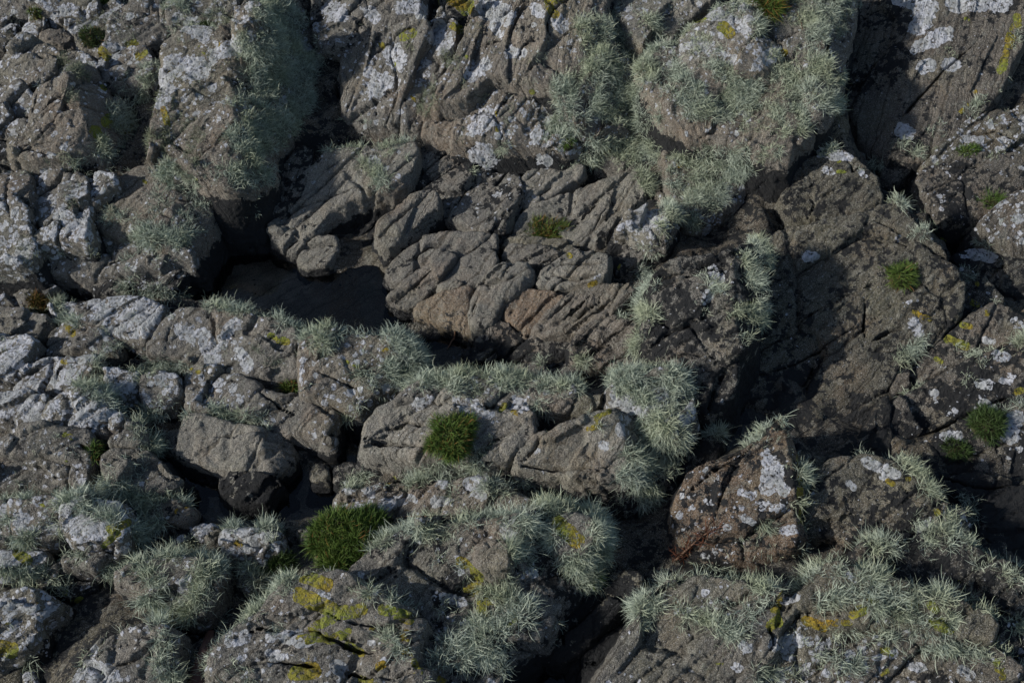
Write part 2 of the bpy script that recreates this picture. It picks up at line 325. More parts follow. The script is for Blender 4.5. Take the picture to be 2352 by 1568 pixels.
# ---------------------------------------------------------------- where growth sits, traced as capsules x1,y1,x2,y2,radius,density(,length)
def caps(s): return [tuple(float(q) for q in a.split(',')) for a in s.split()]
LONG = caps("""
620,40,670,60,45,1 590,110,690,150,50,1 580,190,690,215,48,1 560,260,660,260,45,1 560,320,620,310,38,1
555,400,590,395,36,.9 500,395,530,410,30,.5 430,60,500,50,34,.5 420,20,430,60,22,.8 395,15,400,60,22,.5
270,260,300,300,28,.8 300,190,340,160,30,.7 320,230,300,330,30,.8 240,340,290,370,26,.8 150,370,200,385,18,.6
265,380,290,395,14,.6 380,390,430,420,26,.8 430,430,455,470,30,1 430,510,400,530,38,1 330,540,400,550,30,.8
330,430,400,440,30,.5 290,330,335,330,18,.5 300,600,320,650,18,.6 345,430,380,500,26,.5 250,500,300,500,22,.6
290,665,370,672,13,1 380,675,440,690,14,1 470,695,540,700,14,1 550,705,640,725,14,1 650,735,720,760,14,1
715,765,745,790,20,.9 750,760,860,765,12,1 870,765,930,790,22,1 935,800,960,850,22,1 900,850,930,870,22,1
820,840,860,880,20,.7 700,770,740,790,12,.8 800,950,830,940,16,.6 830,780,880,800,13,.4
215,745,250,765,12,.4 130,700,145,730,14,.6 165,735,190,740,9,.7 245,800,290,800,15,.6 210,840,230,815,12,.7
310,860,345,850,14,.7 350,835,420,845,15,.8 230,870,260,880,15,.5 185,880,240,905,17,.9 250,900,290,935,20,.6
330,960,380,930,24,.8 340,900,390,890,14,.5 310,1000,350,980,18,.7 270,1060,320,1085,26,.7 330,1040,360,1020,22,.9
490,945,600,960,8,.9 590,965,625,975,12,.8 425,955,440,950,9,.6
940,880,1000,870,18,1 1000,860,1110,858,20,1 1120,865,1200,880,18,1 1040,890,1120,900,16,.9 1200,880,1320,885,16,.8
1350,865,1360,870,10,.5 1410,870,1540,865,24,1 1430,890,1530,880,22,1 1550,880,1560,940,26,1 1480,910,1540,950,28,1
1500,980,1540,1010,36,1 1470,1040,1520,1060,38,1 1440,1100,1480,1130,30,1 1430,1150,1435,1165,14,.9 1350,960,1370,970,17,.7
1235,930,1250,945,12,.6 1100,990,1120,1010,20,.35 1090,1040,1130,1030,16,.4 1380,1000,1400,1030,10,.4
810,1110,840,1105,18,.8 870,1110,900,1120,14,.7 930,1075,1020,1065,12,.8 940,1110,980,1095,14,.8 1060,1075,1110,1070,12,.8
1020,1110,1050,1150,16,.5 1110,1115,1160,1130,18,.7 1190,1105,1215,1120,12,.7 850,1130,900,1150,16,.3
1250,1165,1340,1160,16,1 1355,1175,1380,1230,20,1 1320,1250,1370,1270,22,.9 1290,1290,1350,1330,26,.9 1230,1210,1270,1240,26,1
1090,1190,1200,1200,20,.9 930,1215,1050,1205,14,.8 1180,1260,1230,1300,22,.8 980,1230,1080,1250,16,.7 1010,1290,1020,1310,15,.6
860,1260,910,1240,15,.8 1060,1290,1080,1320,12,.5 1150,1320,1170,1340,12,.6 1120,1370,1200,1390,26,.8 1020,1400,1060,1420,24,.7
1080,1440,1150,1440,28,.9 1180,1440,1220,1400,22,.8 1040,1480,1140,1500,26,.9 1000,1520,1060,1530,20,.8 1120,1520,1150,1530,18,.8
790,1350,850,1360,10,.9 900,1375,970,1390,13,.9 930,1400,950,1410,10,.7 640,1350,680,1310,14,.9 590,1385,650,1360,15,.9
520,1430,600,1400,22,.9 600,1420,640,1440,22,.7 660,1400,700,1440,18,.6 890,1450,930,1500,18,.7 500,1550,560,1560,20,.6
690,1310,720,1305,10,.8 480,1525,560,1540,18,.7
0,1145,60,1145,14,.7 140,1150,200,1140,17,.8 210,1170,260,1190,22,.8 260,1115,340,1140,20,.9 350,1150,420,1150,18,.8
330,1180,370,1200,16,.8 110,1190,140,1215,13,.7 150,1215,180,1225,10,.6 300,1220,330,1230,16,.8 0,1235,75,1240,12,.9
0,1200,20,1190,12,.8 260,1310,320,1290,20,.9 330,1270,440,1270,14,.8 450,1280,500,1310,18,.8 340,1310,370,1340,18,.8
330,1380,350,1370,12,.8 460,1330,470,1400,24,.9 420,1410,460,1410,18,.8 0,1310,80,1320,12,.9 100,1320,140,1350,18,.8
150,1270,190,1275,9,.8 230,1405,300,1390,20,1 300,1400,400,1400,16,.9 360,1440,380,1480,20,.7 180,1450,200,1460,12,.7
150,1530,190,1500,14,.7 370,1530,400,1560,22,.9 60,1525,70,1515,8,.7 530,1210,560,1205,11,.8 610,1210,650,1210,13,.9
590,1230,620,1250,16,.6 700,1200,740,1205,10,.8 770,1195,800,1200,10,.8 570,1310,600,1340,14,.8 420,1245,435,1240,8,.6
1650,20,1740,10,26,.5 1410,60,1440,120,26,1 1360,60,1400,180,38,1 1340,180,1440,230,46,1 1370,250,1490,270,30,1
1290,200,1330,280,26,.9 1270,290,1300,310,16,.9 1480,270,1515,280,14,.9 1240,320,1260,325,12,.7 1430,20,1470,40,20,.8
1490,60,1530,130,30,.9 1490,160,1580,220,32,.9 1550,180,1600,230,32,.9 1600,130,1680,180,22,.7 1590,80,1640,120,20,.6
1590,240,1700,250,32,1 1720,290,1790,300,20,.9 1700,210,1790,230,32,.9 1790,180,1840,240,34,1 1780,280,1840,285,24,.9
1800,170,1850,190,24,.8 1850,60,1900,60,40,.9 1850,130,1900,170,36,1 1880,210,1910,240,22,.9 1700,110,1740,60,16,.8
1770,130,1810,110,14,.8 1740,30,1750,60,14,.5 1850,0,1940,10,34,.8 1550,120,1560,80,20,.5 1550,10,1570,40,18,.6
1350,325,1400,328,9,1 1420,330,1510,335,10,1 1410,355,1430,362,16,.8 1450,360,1510,360,16,.9 1345,355,1370,365,12,.8
1600,345,1680,350,12,.9 1700,345,1790,350,12,1 1560,370,1640,360,14,.9 1550,410,1700,390,30,.9 1580,450,1640,450,34,1
1550,480,1580,500,26,1 1520,520,1535,530,14,.9 1760,360,1780,340,16,.8 1475,405,1490,425,15,.9 1290,370,1320,375,12,.6
1655,560,1700,550,11,.9 1740,560,1755,600,16,.8 1720,600,1735,650,20,.9 1620,640,1640,660,12,.7 1640,660,1690,690,14,.7
1690,720,1730,730,24,.9 1735,690,1745,710,14,.8 1700,770,1715,780,12,.8 1600,690,1620,710,10,.5
1480,640,1500,650,22,.9 1470,660,1460,690,14,.6 1480,715,1500,730,16,.9 1420,720,1430,725,11,.7 1480,770,1460,800,10,.8
1470,570,1500,590,14,.7 1375,560,1385,555,8,.5 1235,825,1240,832,11,.6 1330,820,1350,835,12,.7
870,355,900,340,14,.8 755,345,830,345,10,.9 840,390,880,410,24,.9 920,380,935,370,14,.7 910,325,940,330,9,.8 860,430,880,440,12,.5
820,410,835,420,12,.5 1065,395,1080,390,10,.6 1145,340,1160,335,10,.6
2005,375,2025,380,9,.8 1960,370,1975,390,3,.3 2030,425,2045,440,7,.9 2050,460,2075,465,11,.9 2110,495,2150,520,9,.9 2095,540,2120,530,11,.6
2160,545,2175,560,8,.8 1895,355,1920,340,7,.7 1905,310,1925,330,9,.6 2080,335,2120,350,11,.7 2150,300,2180,280,17,.5 2130,290,2140,300,12,.4
2040,310,2050,330,9,.5 2170,115,2190,125,11,.6 2230,260,2260,230,13,.7 2290,210,2310,180,9,.7 2330,100,2345,80,12,.6 2220,290,2300,240,6,.4
2270,290,2320,245,8,.4 2280,360,2300,350,9,.3 2250,550,2280,560,12,.6 2280,520,2340,500,10,.4
2070,835,2110,790,9,.9 2110,780,2130,775,7,.7 2080,910,2120,890,9,.8 2200,800,2260,830,14,.45 2190,860,2230,870,12,.4
2280,810,2290,810,8,.6 2340,790,2352,780,9,.8 2310,940,2350,930,13,.7 2180,770,2190,780,9,.3 2200,610,2230,640,7,.6 2250,660,2290,690,7,.5
1690,1020,1720,1020,13,.8 1740,1010,1760,990,10,.7 1800,965,1830,975,11,.9 1840,990,1860,1050,17,1 1845,1080,1850,1110,12,.9 1820,1140,1830,1150,12,.8
1755,1210,1780,1220,14,.8 1630,1000,1650,995,9,.8 1930,1040,1970,1035,7,.7 2030,1050,2080,1060,6,.4 2070,1060,2120,1100,9,.9 2130,1120,2170,1140,12,.9
2110,1190,2140,1190,18,.8 2170,1210,2190,1180,13,.8 2220,1150,2240,1190,14,.9 1975,1055,2000,1060,7,.5
1990,1260,2050,1250,18,.9 2070,1250,2150,1235,20,.9 2170,1240,2220,1270,22,.9 2230,1290,2352,1340,18,.8 2040,1290,2160,1280,10,.5
1560,1325,1600,1310,12,.8 1600,1310,1720,1330,15,.95 1745,1345,1830,1345,16,.9 1480,1400,1540,1360,22,.9 1540,1370,1600,1400,26,.8
1620,1420,1700,1450,20,.8 1640,1380,1680,1380,12,.6 1560,1430,1590,1420,10,.5 1470,1440,1490,1420,12,.7 1720,1400,1760,1380,14,.7 1700,1440,1730,1420,10,.5
1870,1330,1920,1300,20,.9 1870,1370,1960,1370,20,.9 1980,1320,2020,1330,15,.9 1960,1380,2060,1400,12,.8 2000,1360,2100,1370,16,.8 2130,1370,2250,1390,13,.8
2180,1420,2270,1410,18,.7 2070,1420,2130,1440,18,.7 2020,1460,2090,1470,17,.7 1920,1450,1990,1470,12,.6 2100,1470,2300,1510,18,.7 1890,1500,1870,1530,15,.6
1930,1530,2020,1520,26,.8 1750,1550,1830,1560,20,.7 2310,1430,2352,1450,14,.7 1610,1530,1620,1540,10,.3 2090,1500,2120,1510,10,.5 1810,1450,1820,1440,10,.4
""")
SHORT = caps("""
150,140,190,170,18,.8 165,215,170,230,15,.9 45,170,50,175,12,.6 400,240,520,270,55,.55 380,340,480,330,60,.6 420,180,440,200,26,.7
350,310,380,340,20,.8 470,130,500,150,22,.5 410,100,420,110,10,.5 190,50,240,40,14,.5 260,60,300,90,18,.6 225,105,240,110,12,.6
155,45,180,60,9,.4 10,85,40,70,9,.5 35,560,80,570,20,.6 55,575,60,590,14,.6 160,450,170,470,12,.5 250,565,255,575,10,.6 205,570,215,580,10,.6
300,555,330,570,14,.6 1090,60,1120,80,12,.6 1125,100,1130,110,13,.6 930,90,940,110,14,.7 985,210,1000,240,14,.8 800,140,800,160,10,.6
1055,190,1080,200,14,.6 1180,240,1195,255,12,.6 1105,225,1115,235,11,.6 1150,150,1220,140,10,.6 1020,130,1050,150,14,.7 830,220,840,230,8,.5
965,235,980,260,14,.7 280,700,310,720,14,.5 600,800,640,830,18,.6 500,780,520,800,12,.5 1260,1000,1270,1010,10,.3 1600,1440,1610,1460,12,.4
1980,290,2100,330,10,.3 930,1000,950,1000,16,.4 2120,340,2140,345,12,.5 1010,300,1030,310,12,.5 1060,315,1080,300,10,.5 820,40,840,60,6,.3
""")
YELLOW = caps("""
235,120,245,130,13,.9 320,130,330,120,12,.9 300,105,310,100,10,.7 235,200,240,205,6,.7 250,280,290,290,20,.7 220,300,240,320,16,.7
375,250,385,290,8,.8 290,100,265,85,6,.5 460,110,470,120,9,.6 390,170,400,190,8,.6 430,400,450,410,8,.4 490,90,500,100,8,.5 330,415,335,420,4,.8
1040,0,1070,20,16,.9 1040,60,1055,70,10,.8 1070,20,1080,10,12,.8 930,85,945,75,14,.8 1070,125,1070,130,7,.7 1260,15,1275,35,11,.8 1285,0,1260,5,11,.8
1220,210,1222,212,6,.9 870,95,1000,300,8,.3 1140,260,1143,300,6,.6 1130,270,1200,230,12,.3 1660,60,1675,75,15,.9 1595,50,1630,45,7,.7 1700,30,1700,35,7,.5
1770,60,1800,120,14,.3 1560,380,1565,375,8,.8 1930,250,1760,140,8,.25 2300,160,2330,60,12,.7 2335,40,2340,60,10,.9 2225,240,2240,210,7,.6 2205,260,2210,255,7,.7
2110,220,2120,225,10,.5 1925,395,1940,395,6,.9 1930,370,1925,372,5,.7 2220,45,2225,50,8,.6 2150,20,2160,15,8,.3
165,235,180,230,9,.3 160,755,168,765,10,.8 145,740,150,745,6,.5 145,830,150,832,7,.7 500,730,500,720,8,.5 620,770,650,780,8,.6 440,850,455,855,8,.7 640,785,660,785,8,.6
150,1000,165,1005,9,.7 150,1060,160,1065,7,.7 235,915,250,900,7,.4 800,830,820,840,7,.5 850,830,870,820,8,.4 1150,940,1160,930,7,.8 1180,945,1190,950,6,.7
1400,945,1370,960,8,.8 1350,985,1380,975,7,.6 1480,940,1500,930,8,.4 880,805,900,800,6,.4 890,1105,905,1098,8,.6
1280,1200,1330,1240,20,.8 1060,1290,1100,1330,14,.7 1080,1350,1140,1380,18,.6 1150,1440,1180,1420,12,.6 1100,1380,1110,1420,14,.6 1180,1350,1200,1330,10,.4
690,1370,760,1400,20,.85 760,1410,830,1400,18,.8 720,1440,760,1420,14,.8 850,1370,870,1360,10,.5 690,1470,740,1460,14,.6 680,1545,720,1540,20,.9 700,1320,750,1340,18,.9
880,1400,940,1420,16,.6 860,1440,940,1460,16,.4 870,1530,880,1525,11,.9 800,1480,830,1500,12,.8 930,1500,960,1540,16,.5 1010,1560,1030,1565,10,.6 760,1470,800,1450,12,.5 830,1560,870,1565,10,.5
95,1165,110,1175,10,.6 255,1215,290,1200,12,.8 240,1250,270,1225,10,.8 40,1270,60,1285,14,.8 150,1340,150,1360,12,.7 0,1485,25,1490,22,.8 85,1390,110,1395,14,.5 165,1385,185,1380,12,.6
545,1245,550,1250,10,.9 10,1430,25,1425,10,.6 410,1175,430,1170,10,.6 280,1400,300,1400,8,.3
1770,1440,1800,1360,12,.6 1780,1400,1790,1430,12,.7 1850,1425,1890,1440,14,.9 1960,1410,1980,1400,14,.8 2000,1370,2010,1380,10,.7 2090,1380,2100,1390,12,.7 2140,1390,2150,1400,12,.8
2150,1430,2180,1440,18,.8 2030,1490,2050,1500,12,.7 1640,1530,1655,1525,10,.6 2290,1520,2300,1550,14,.7 2030,1550,2040,1540,9,.5 1900,1430,1960,1430,10,.5 1740,1360,1760,1360,9,.4 2170,1340,2200,1330,14,.4
2040,1105,2050,1110,8,.7 2085,1100,2090,1100,7,.6 2150,1175,2152,1178,8,.9 1835,1040,1840,1200,8,.6 1840,1180,1845,1200,8,.6 2100,1180,2110,1200,7,.3
2180,780,2220,795,11,.9 2210,745,2230,750,9,.8 2260,715,2265,720,8,.7 2150,825,2160,830,8,.7 2230,690,2240,700,12,.6 2335,900,2345,895,8,.8 2095,720,2150,740,11,.5 1720,685,1730,700,9,.6 1670,605,1690,605,6,.7 2250,660,2245,650,8,.5 2170,555,2140,540,7,.4
1425,610,1420,620,6,.6 1355,655,1365,650,7,.8 1305,585,1310,590,6,.5
""")
WHITE = caps("""
2110,60,2130,20,26,1.3 2140,90,2170,80,22,1.3 2105,110,2120,100,16,1.3 2120,155,2135,150,16,1.3 2180,150,2190,150,17,1.3 2070,300,2085,305,19,1.4
2200,0,2300,0,30,1.3 2060,0,2110,10,14,1.2 1890,350,1950,360,14,1.2 1975,395,1985,400,11,1 1900,390,1910,400,11,.8
1855,590,1870,590,14,1.3 2215,580,2280,590,14,1.1 2290,815,2310,820,13,1.3 2250,880,2270,885,12,1.2 2320,1000,2335,960,20,1.2 2170,1000,2200,1000,12,1.2 2140,900,2150,900,8,1.1
2260,930,2280,940,14,1.2 2310,870,2320,865,14,1 1120,20,1160,40,24,1.2 1135,60,1150,75,12,1.1 760,20,780,30,22,1.2 850,30,860,40,16,1.1 920,20,950,10,16,1.1 970,30,960,20,16,1
900,120,920,140,22,1 860,200,870,210,15,1.2 1010,60,990,90,14,1 1020,100,1030,110,17,1 1080,170,1110,150,18,.9 845,165,890,190,12,1 1170,125,1200,120,12,1 1280,50,1290,60,18,1 1230,20,1240,30,14,1
1095,290,1120,270,22,1 1110,350,1100,355,24,1.2 1110,370,1130,375,16,1.1 855,370,860,375,14,1.2 990,1010,1000,1010,3,1
440,60,470,80,20,.8 400,150,460,160,24,1 380,170,370,230,20,.9 500,120,540,110,22,.9 700,110,660,160,14,.8 640,250,690,180,10,.6
470,770,490,820,20,1 540,740,510,780,14,1 550,810,570,840,14,1.1 420,760,440,770,18,.9 210,690,240,720,14,.9 320,740,340,720,16,.9
960,930,980,920,14,1.2 1070,945,1130,960,16,1 1050,920,1090,930,14,1 1430,990,1440,960,18,1.1 1380,1020,1390,1025,12,1 1190,925,1200,935,12,1.1 1250,900,1260,900,7,1.1 1440,910,1500,920,10,.9
860,1120,850,1130,12,1 795,1110,800,1130,8,1.1 880,1160,920,1150,14,1 1000,1155,1020,1150,12,1.2 1010,1100,1020,1110,12,1.1 1080,1110,1110,1100,16,1.2 1090,1130,1110,1140,10,1.1 940,1140,950,1145,8,1
1160,1215,1170,1230,12,1.2 1220,1310,1230,1320,11,1 1020,1370,1060,1380,12,1.1 1210,1370,1220,1375,9,1.1 1070,1430,1080,1410,10,.9 1240,1155,1250,1155,8,1
530,1470,560,1460,16,1.1 620,1500,640,1510,12,1.1 660,1460,700,1470,18,1 740,1365,750,1370,13,1.2 770,1530,790,1540,16,1.2 880,1515,890,1520,9,1 850,1475,855,1475,7,1
215,1540,250,1550,26,1.3 185,1530,200,1525,12,1 210,1480,220,1490,8,1 60,1550,70,1550,12,1.2 420,1350,430,1330,12,1 190,1210,230,1220,20,1.1 0,1280,90,1275,14,1 150,1170,130,1150,14,1 0,1380,50,1390,16,.8 540,1215,560,1225,14,1
1760,1040,1790,1080,14,.8 1770,1060,1760,1120,18,1 1700,1130,1730,1140,9,1 1790,1100,1800,1130,12,1 1800,1220,1820,1215,12,1 1710,1190,1730,1200,8,1.1 1740,1160,1800,1170,12,.8
1990,1060,2060,1090,13,1.1 1950,1110,1960,1120,10,1.1 2020,1080,2030,1095,10,.9 2110,1215,2130,1200,9,.8 1700,1480,1720,1490,12,1 1830,1370,1800,1380,10,1 1780,1480,1830,1470,16,1.1 1690,1530,1700,1535,10,1.1
2090,1530,2110,1530,12,1.1 2210,1540,2230,1550,12,1 1960,1330,1950,1320,10,.9 2010,1510,2030,1505,8,1 1620,690,1660,620,12,.8 1640,620,1650,640,15,.9 1920,470,1940,500,1,0 1570,560,1560,540,1,0 2060,550,2065,545,9,.9
2100,740,2110,760,16,.9 2080,700,2100,690,10,.6 2330,740,2345,750,12,.9 2260,780,2280,785,9,1 1480,500,1500,500,11,1 1470,480,1490,490,8,.8 1370,640,1380,635,9,1
1240,365,1260,370,12,.9 1620,540,1640,500,12,.5 1700,250,1720,270,9,.8 1600,100,1680,140,14,.7 1640,30,1700,60,16,.8 1780,120,1740,150,14,.8
""")
def capmask(V, L):
    out = np.zeros(len(V)); ln = None
    x, y = V[:, 0], V[:, 1]
    x0, x1, y0, y1 = x.min(), x.max(), y.min(), y.max()
    for c in L:
        r = c[4]
        if max(c[0], c[2])+2*r < x0 or min(c[0], c[2])-2*r > x1 or max(c[1], c[3])+2*r < y0 or min(c[1], c[3])-2*r > y1: continue
        d = seg_dist(x, y, c[:2], c[2:4])
        out = np.maximum(out, c[5]*sst(1.35*r, .6*r, d))
    return out

# ---------------------------------------------------------------- building a rock
TINT = dict(grey=(.245, .229, .20), warm=(.265, .232, .19), pale=(.325, .308, .265), dark=(.14, .13, .108), olive=(.22, .203, .15), rust=(.285, .195, .125), tan=(.31, .225, .155))
CELL = .0056; LEVEL = .045
BR = .0167; BXS = np.arange(-5.0, 5.0, BR); BYS = np.arange(.2, 7.6, BR)
BH = np.full((len(BXS), len(BYS)), np.nan)
def upsample(c, shape):
    for ax, n in enumerate(shape):
        t = np.linspace(0, c.shape[ax]-1, n); i = np.minimum(t.astype(int), c.shape[ax]-2); f = (t-i).astype(np.float32)
        sh = [1, 1, 1]; sh[ax] = n; f = f.reshape(sh)
        c = np.take(c, i, ax)*(1-f) + np.take(c, i+1, ax)*f
    return c
STATS = [0, 0, 0]
GV = {'slanting blocks of the middle outcrop': .9, 'big leaning faces at the top centre': .3, 'large shaded slabs on the right': .3, 'blocks of the upper left outcrop': .25, 'blocks of the middle left outcrop': .2}
def label_(o, label, cat, group=None):
    o['label'] = label; o['category'] = cat
    if group: o['group'] = group
def tufts_on(v, nrm, dens, length, mat, parent, loc, seed, spacing, nst, width, spread=.75):
    r = np.random.default_rng(seed)
    p = dens*(CELL*CELL)/(spacing*spacing)
    i = np.where(r.random(len(v)) < p)[0]
    if not len(i): return
    n = nrm[i] + np.array([-.05, -.05, .3]); n /= np.linalg.norm(n, axis=1, keepdims=True)
    sz = r.uniform(.42, 1.3, len(i))*np.clip(.6+dens[i]*.5, .6, 1.1)
    lean = r.normal(size=(len(i), 3))*.28
    k = np.maximum((nst*sz*sz).astype(int), 5)
    j = np.repeat(np.arange(len(i)), k)
    e = r.normal(size=(len(j), 3)); e /= np.linalg.norm(e, axis=1, keepdims=True)
    d = n[j] + lean[j] + e*spread
    dn = (d*n[j]).sum(1, keepdims=True); d = np.where(dn < .1, d + n[j]*(.15-dn), d)
    fy = to_v(v[i])[:, 1]/1568
    L = length*sz[j]*r.uniform(.5, 1.25, len(j))*(.76+.34*np.clip(fy, 0, 1))[j]
    root = v[i][j] - n[j]*.003 + r.normal(size=(len(j), 3))*.0065*sz[j][:, None]
    V, F, c = ribbons(root, d, L, width*r.uniform(.7, 1.3, len(j)), 4, 1.15, .2, seed)
    tint = r.random(len(i))[j]; c[:, 1] = np.repeat(np.clip(.55*tint + .45*r.random(len(j)), 0, 1), 10)
    o = mesh_obj('lichen_tufts', V, F, mat, parent, loc, {'strand': c}); o['kind'] = 'stuff'
    STATS[1] += len(F)
rock_n = 0
def rock(name, label, z0, gx, gy, poly, w=.45, y=0., b=.0, tint='grey', br=(), cr='', g=35, rnd=.009, rough=1., led=1., cat=None, grp=None, k=.22, wet=0., inset=-.003, bot=-.1, fac=1., lich=1.):
    global rock_n
    rock_n += 1; seed = rock_n
    Vp = chaikin(pts(poly))
    c0 = Vp.mean(0); o2 = on_z([c0], z0)[0]
    brs = []
    def plane(x, y_): return z0 + gx*(x-o2[0]) + gy*(y_-o2[1])
    for (x1, y1, x2, y2, s) in br:
        q = hit([(x1, y1), (x2, y2)], plane, z0+.8)
        dx, dy = q[1][:2]-q[0][:2]; n = math.hypot(dx, dy)
        brs.append((q[0][0], q[0][1], dy/n, -dx/n, s))      # right-hand side of the walk is the low side
    def f(x, y_):
        z = plane(x, y_)
        for (a, c, nx, ny, s) in brs:
            z = z - s*np.maximum((x-a)*nx + (y_-c)*ny, 0)
        return np.maximum(z, -.06)
    P3 = hit(Vp, f, z0+.8); P = P3[:, :2]
    h = CELL
    i0, i1 = np.searchsorted(BXS, (P[:, 0].min(), P[:, 0].max())); j0, j1 = np.searchsorted(BYS, (P[:, 1].min(), P[:, 1].max()))
    bx, by = np.meshgrid(BXS[i0:i1], BYS[j0:j1], indexing='ij')
    if bx.size:
        m_ = poly_sd(bx, by, P) < 0; sub = BH[i0:i1, j0:j1]; hh = np.where(m_, f(bx, by), np.nan)
        sub[:] = np.fmin(sub, hh)
    lo = P.min(0)-.06; hi = P.max(0)+.06
    xs = np.arange(lo[0], hi[0]+h, h); ys = np.arange(lo[1], hi[1]+h, h)
    X, Y = np.meshgrid(xs, ys, indexing='ij')
    wx = fbm(np.stack([X, Y, np.full(X.shape, seed*1.7)], -1), 9, 3)*.010*rough
    wy = fbm(np.stack([X, Y, np.full(X.shape, seed*1.7+40)], -1), 9, 3)*.010*rough
    SD = poly_sd(X+wx, Y+wy, P) + inset
    Fz = f(X, Y)
    a_ = math.radians(g); GX = X*math.cos(a_)+Y*math.sin(a_); GY = -X*math.sin(a_)+Y*math.cos(a_)
    pf = np.stack([GX*.5+wx, GY+wy, np.full(X.shape, seed*.37)], -1).reshape(-1, 3)
    e1, t1 = joints(pf, .15); e2, t2 = joints(pf+7.7, .07)
    jm = sst(-.15, .25, vnoise(pf*6+3)); jm2 = sst(0, .4, vnoise(pf*9+8))
    jf = .4+.6*fac
    ph = GY/.062 + wx*14 + GX*.25 + seed*.37; ii = np.floor(ph+.5)
    gm = vnoise(np.stack([GX*1.3, ii*3.71, np.full(X.shape, seed*1.3)], -1).reshape(-1, 3)).reshape(X.shape)
    off = vnoise(np.stack([ii*5.13, ii*0+seed, ii*0], -1).reshape(-1, 3)).reshape(X.shape)*.28
    gd = np.abs(ph - ii - off)*.062
    Fz = Fz - .026*GV.get(grp, .5)*led*sst(-.02, .22, gm)*sst(.0066, .0008, gd)
    Fz = Fz + (t1*.36*fac + t2*.10*fac - .020*jf*jm*sst(.0075, .001, e1) - .010*jf*jm2*sst(.006, .0005, e2)).reshape(X.shape)
    ztop = float(Fz[SD < .05].max()) + .05; zb = max(bot, float(P3[:, 2].min())-.42)
    zs = np.arange(zb-.02, ztop+h, h)
    o = np.array([lo[0], lo[1], zs[0]])
    shape = (len(xs), len(ys), len(zs))
    sl = math.sqrt(1+gx*gx+gy*gy)
    Z = zs[None, None, :].astype(np.float32)
    dz = (Z - Fz[:, :, None].astype(np.float32))/sl
    side = SD[:, :, None].astype(np.float32) - k*np.clip(-dz, 0, .3)
    # coarse bulges and hollows
    cs = [max(3, int(n/3.)) for n in shape]
    G = np.stack(np.meshgrid(*[np.linspace(o[a], o[a]+h*(shape[a]-1), cs[a]) for a in range(3)], indexing='ij'), -1)
    N1 = upsample((fbm(G+seed*3.1, 6, 3)*.0060*rough).astype(np.float32), shape)
    F = smax(side, dz, rnd) + N1
    F = np.maximum(F, (zb - Z))
    depth = (Fz[:, :, None]-Z)
    for s in (cr.split('|') if cr else []):
        q = hit(pts(s.strip()), f, z0+.8)[:, :2]
        D = np.full(X.shape, 1e9)
        for a in range(len(q)-1): D = np.minimum(D, seg_dist(X+wx*.5, Y+wy*.5, q[a], q[a+1]))
        D = D + .006*sst(.07, 0, np.minimum(np.hypot(X-q[0, 0], Y-q[0, 1]), np.hypot(X-q[-1, 0], Y-q[-1, 1])))
        wv = .0034 + .0025*vnoise(np.stack([X*11, Y*11, np.full(X.shape, seed)], -1))
        crk = wv[:, :, None]*(1-np.clip(depth/.09, 0, 1)*.6) - D[:, :, None]*(.8)
        lip = .003*sst(.016, 0, D)[:, :, None]               # rounded shoulders beside the joint
        F = np.maximum(F + lip, np.minimum(crk, Z-(Fz[:, :, None]-.09)))
    F[0], F[-1], F[:, 0], F[:, -1], F[:, :, 0], F[:, :, -1] = 1, 1, 1, 1, 1, 1
    v, q = surface_nets(F.astype(np.float32), o, h)
    nr = vnormals(v, q)
    # broken facets, bedding ledges and grain
    a = math.radians(g); st = np.array([math.cos(a), math.sin(a), 0]); ac = np.array([-math.sin(a)*.85, math.cos(a)*.85, -.53])
    th = np.array([math.sin(a)*.53, -math.cos(a)*.53, .85]); 
    u = v@ac; s_ = v@st; t_ = v@th
    pw = np.stack([s_*.45, u, t_*.8], 1) + seed*.77
    disp = facets(pw + .02*np.stack([vnoise(v*14), vnoise(v*14+9), vnoise(v*14+5)], 1), .09)*.09*fac
    disp += facets(pw*1.0+3, .04)*.15*fac
    pg = np.stack([s_*.28, u, t_*.7], 1) + seed*.31
    ph = u/.045 + fbm(pg, 7, 2)*1.2 + seed
    fr = ph-np.floor(ph); saw = np.minimum(fr/.75, (1-fr)/.25)
    amp = sst(-.2, .5, vnoise(pg*5+4))
    disp += (saw-.5)*.0048*led*amp
    disp += fbm(pg, 34, 2)*.0028*rough*led + fbm(v+seed, 26, 2)*.0018*rough + fbm(v+seed, 90, 2)*.0018
    v2 = v + nr*disp[:, None]*np.array([1, 1, 1])
    keep = (v2[:, 2] > zb+.012)
    q = q[keep[q].any(1)]
    nr = vnormals(v2, q)
    VV = to_v(v2)
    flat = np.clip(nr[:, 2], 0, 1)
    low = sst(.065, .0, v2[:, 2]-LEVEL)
    deep = sst(.04, .11, f(v2[:, 0], v2[:, 1]) - v2[:, 2])  # lower flanks: real black crust, plus recess shade put into the colour
    inside = sst(-.3, .3, vnoise(v2*4+seed))
    sdv = np.zeros(len(v2))
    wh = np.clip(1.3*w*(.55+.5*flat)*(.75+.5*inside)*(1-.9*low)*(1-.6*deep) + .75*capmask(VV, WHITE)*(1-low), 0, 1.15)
    ye = np.clip(y*(.6+.4*inside) + 1.4*capmask(VV, YELLOW), 0, 1.4)
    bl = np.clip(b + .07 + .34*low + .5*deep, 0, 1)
    we = np.clip(wet*(.5+inside) + .9*low, 0, 1)
    base = np.tile(np.array(TINT[tint]), (len(v2), 1))
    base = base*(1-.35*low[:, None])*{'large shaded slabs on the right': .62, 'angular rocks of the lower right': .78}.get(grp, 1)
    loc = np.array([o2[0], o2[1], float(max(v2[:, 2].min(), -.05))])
    gr = np.stack([wh, ye, bl, we], 1)
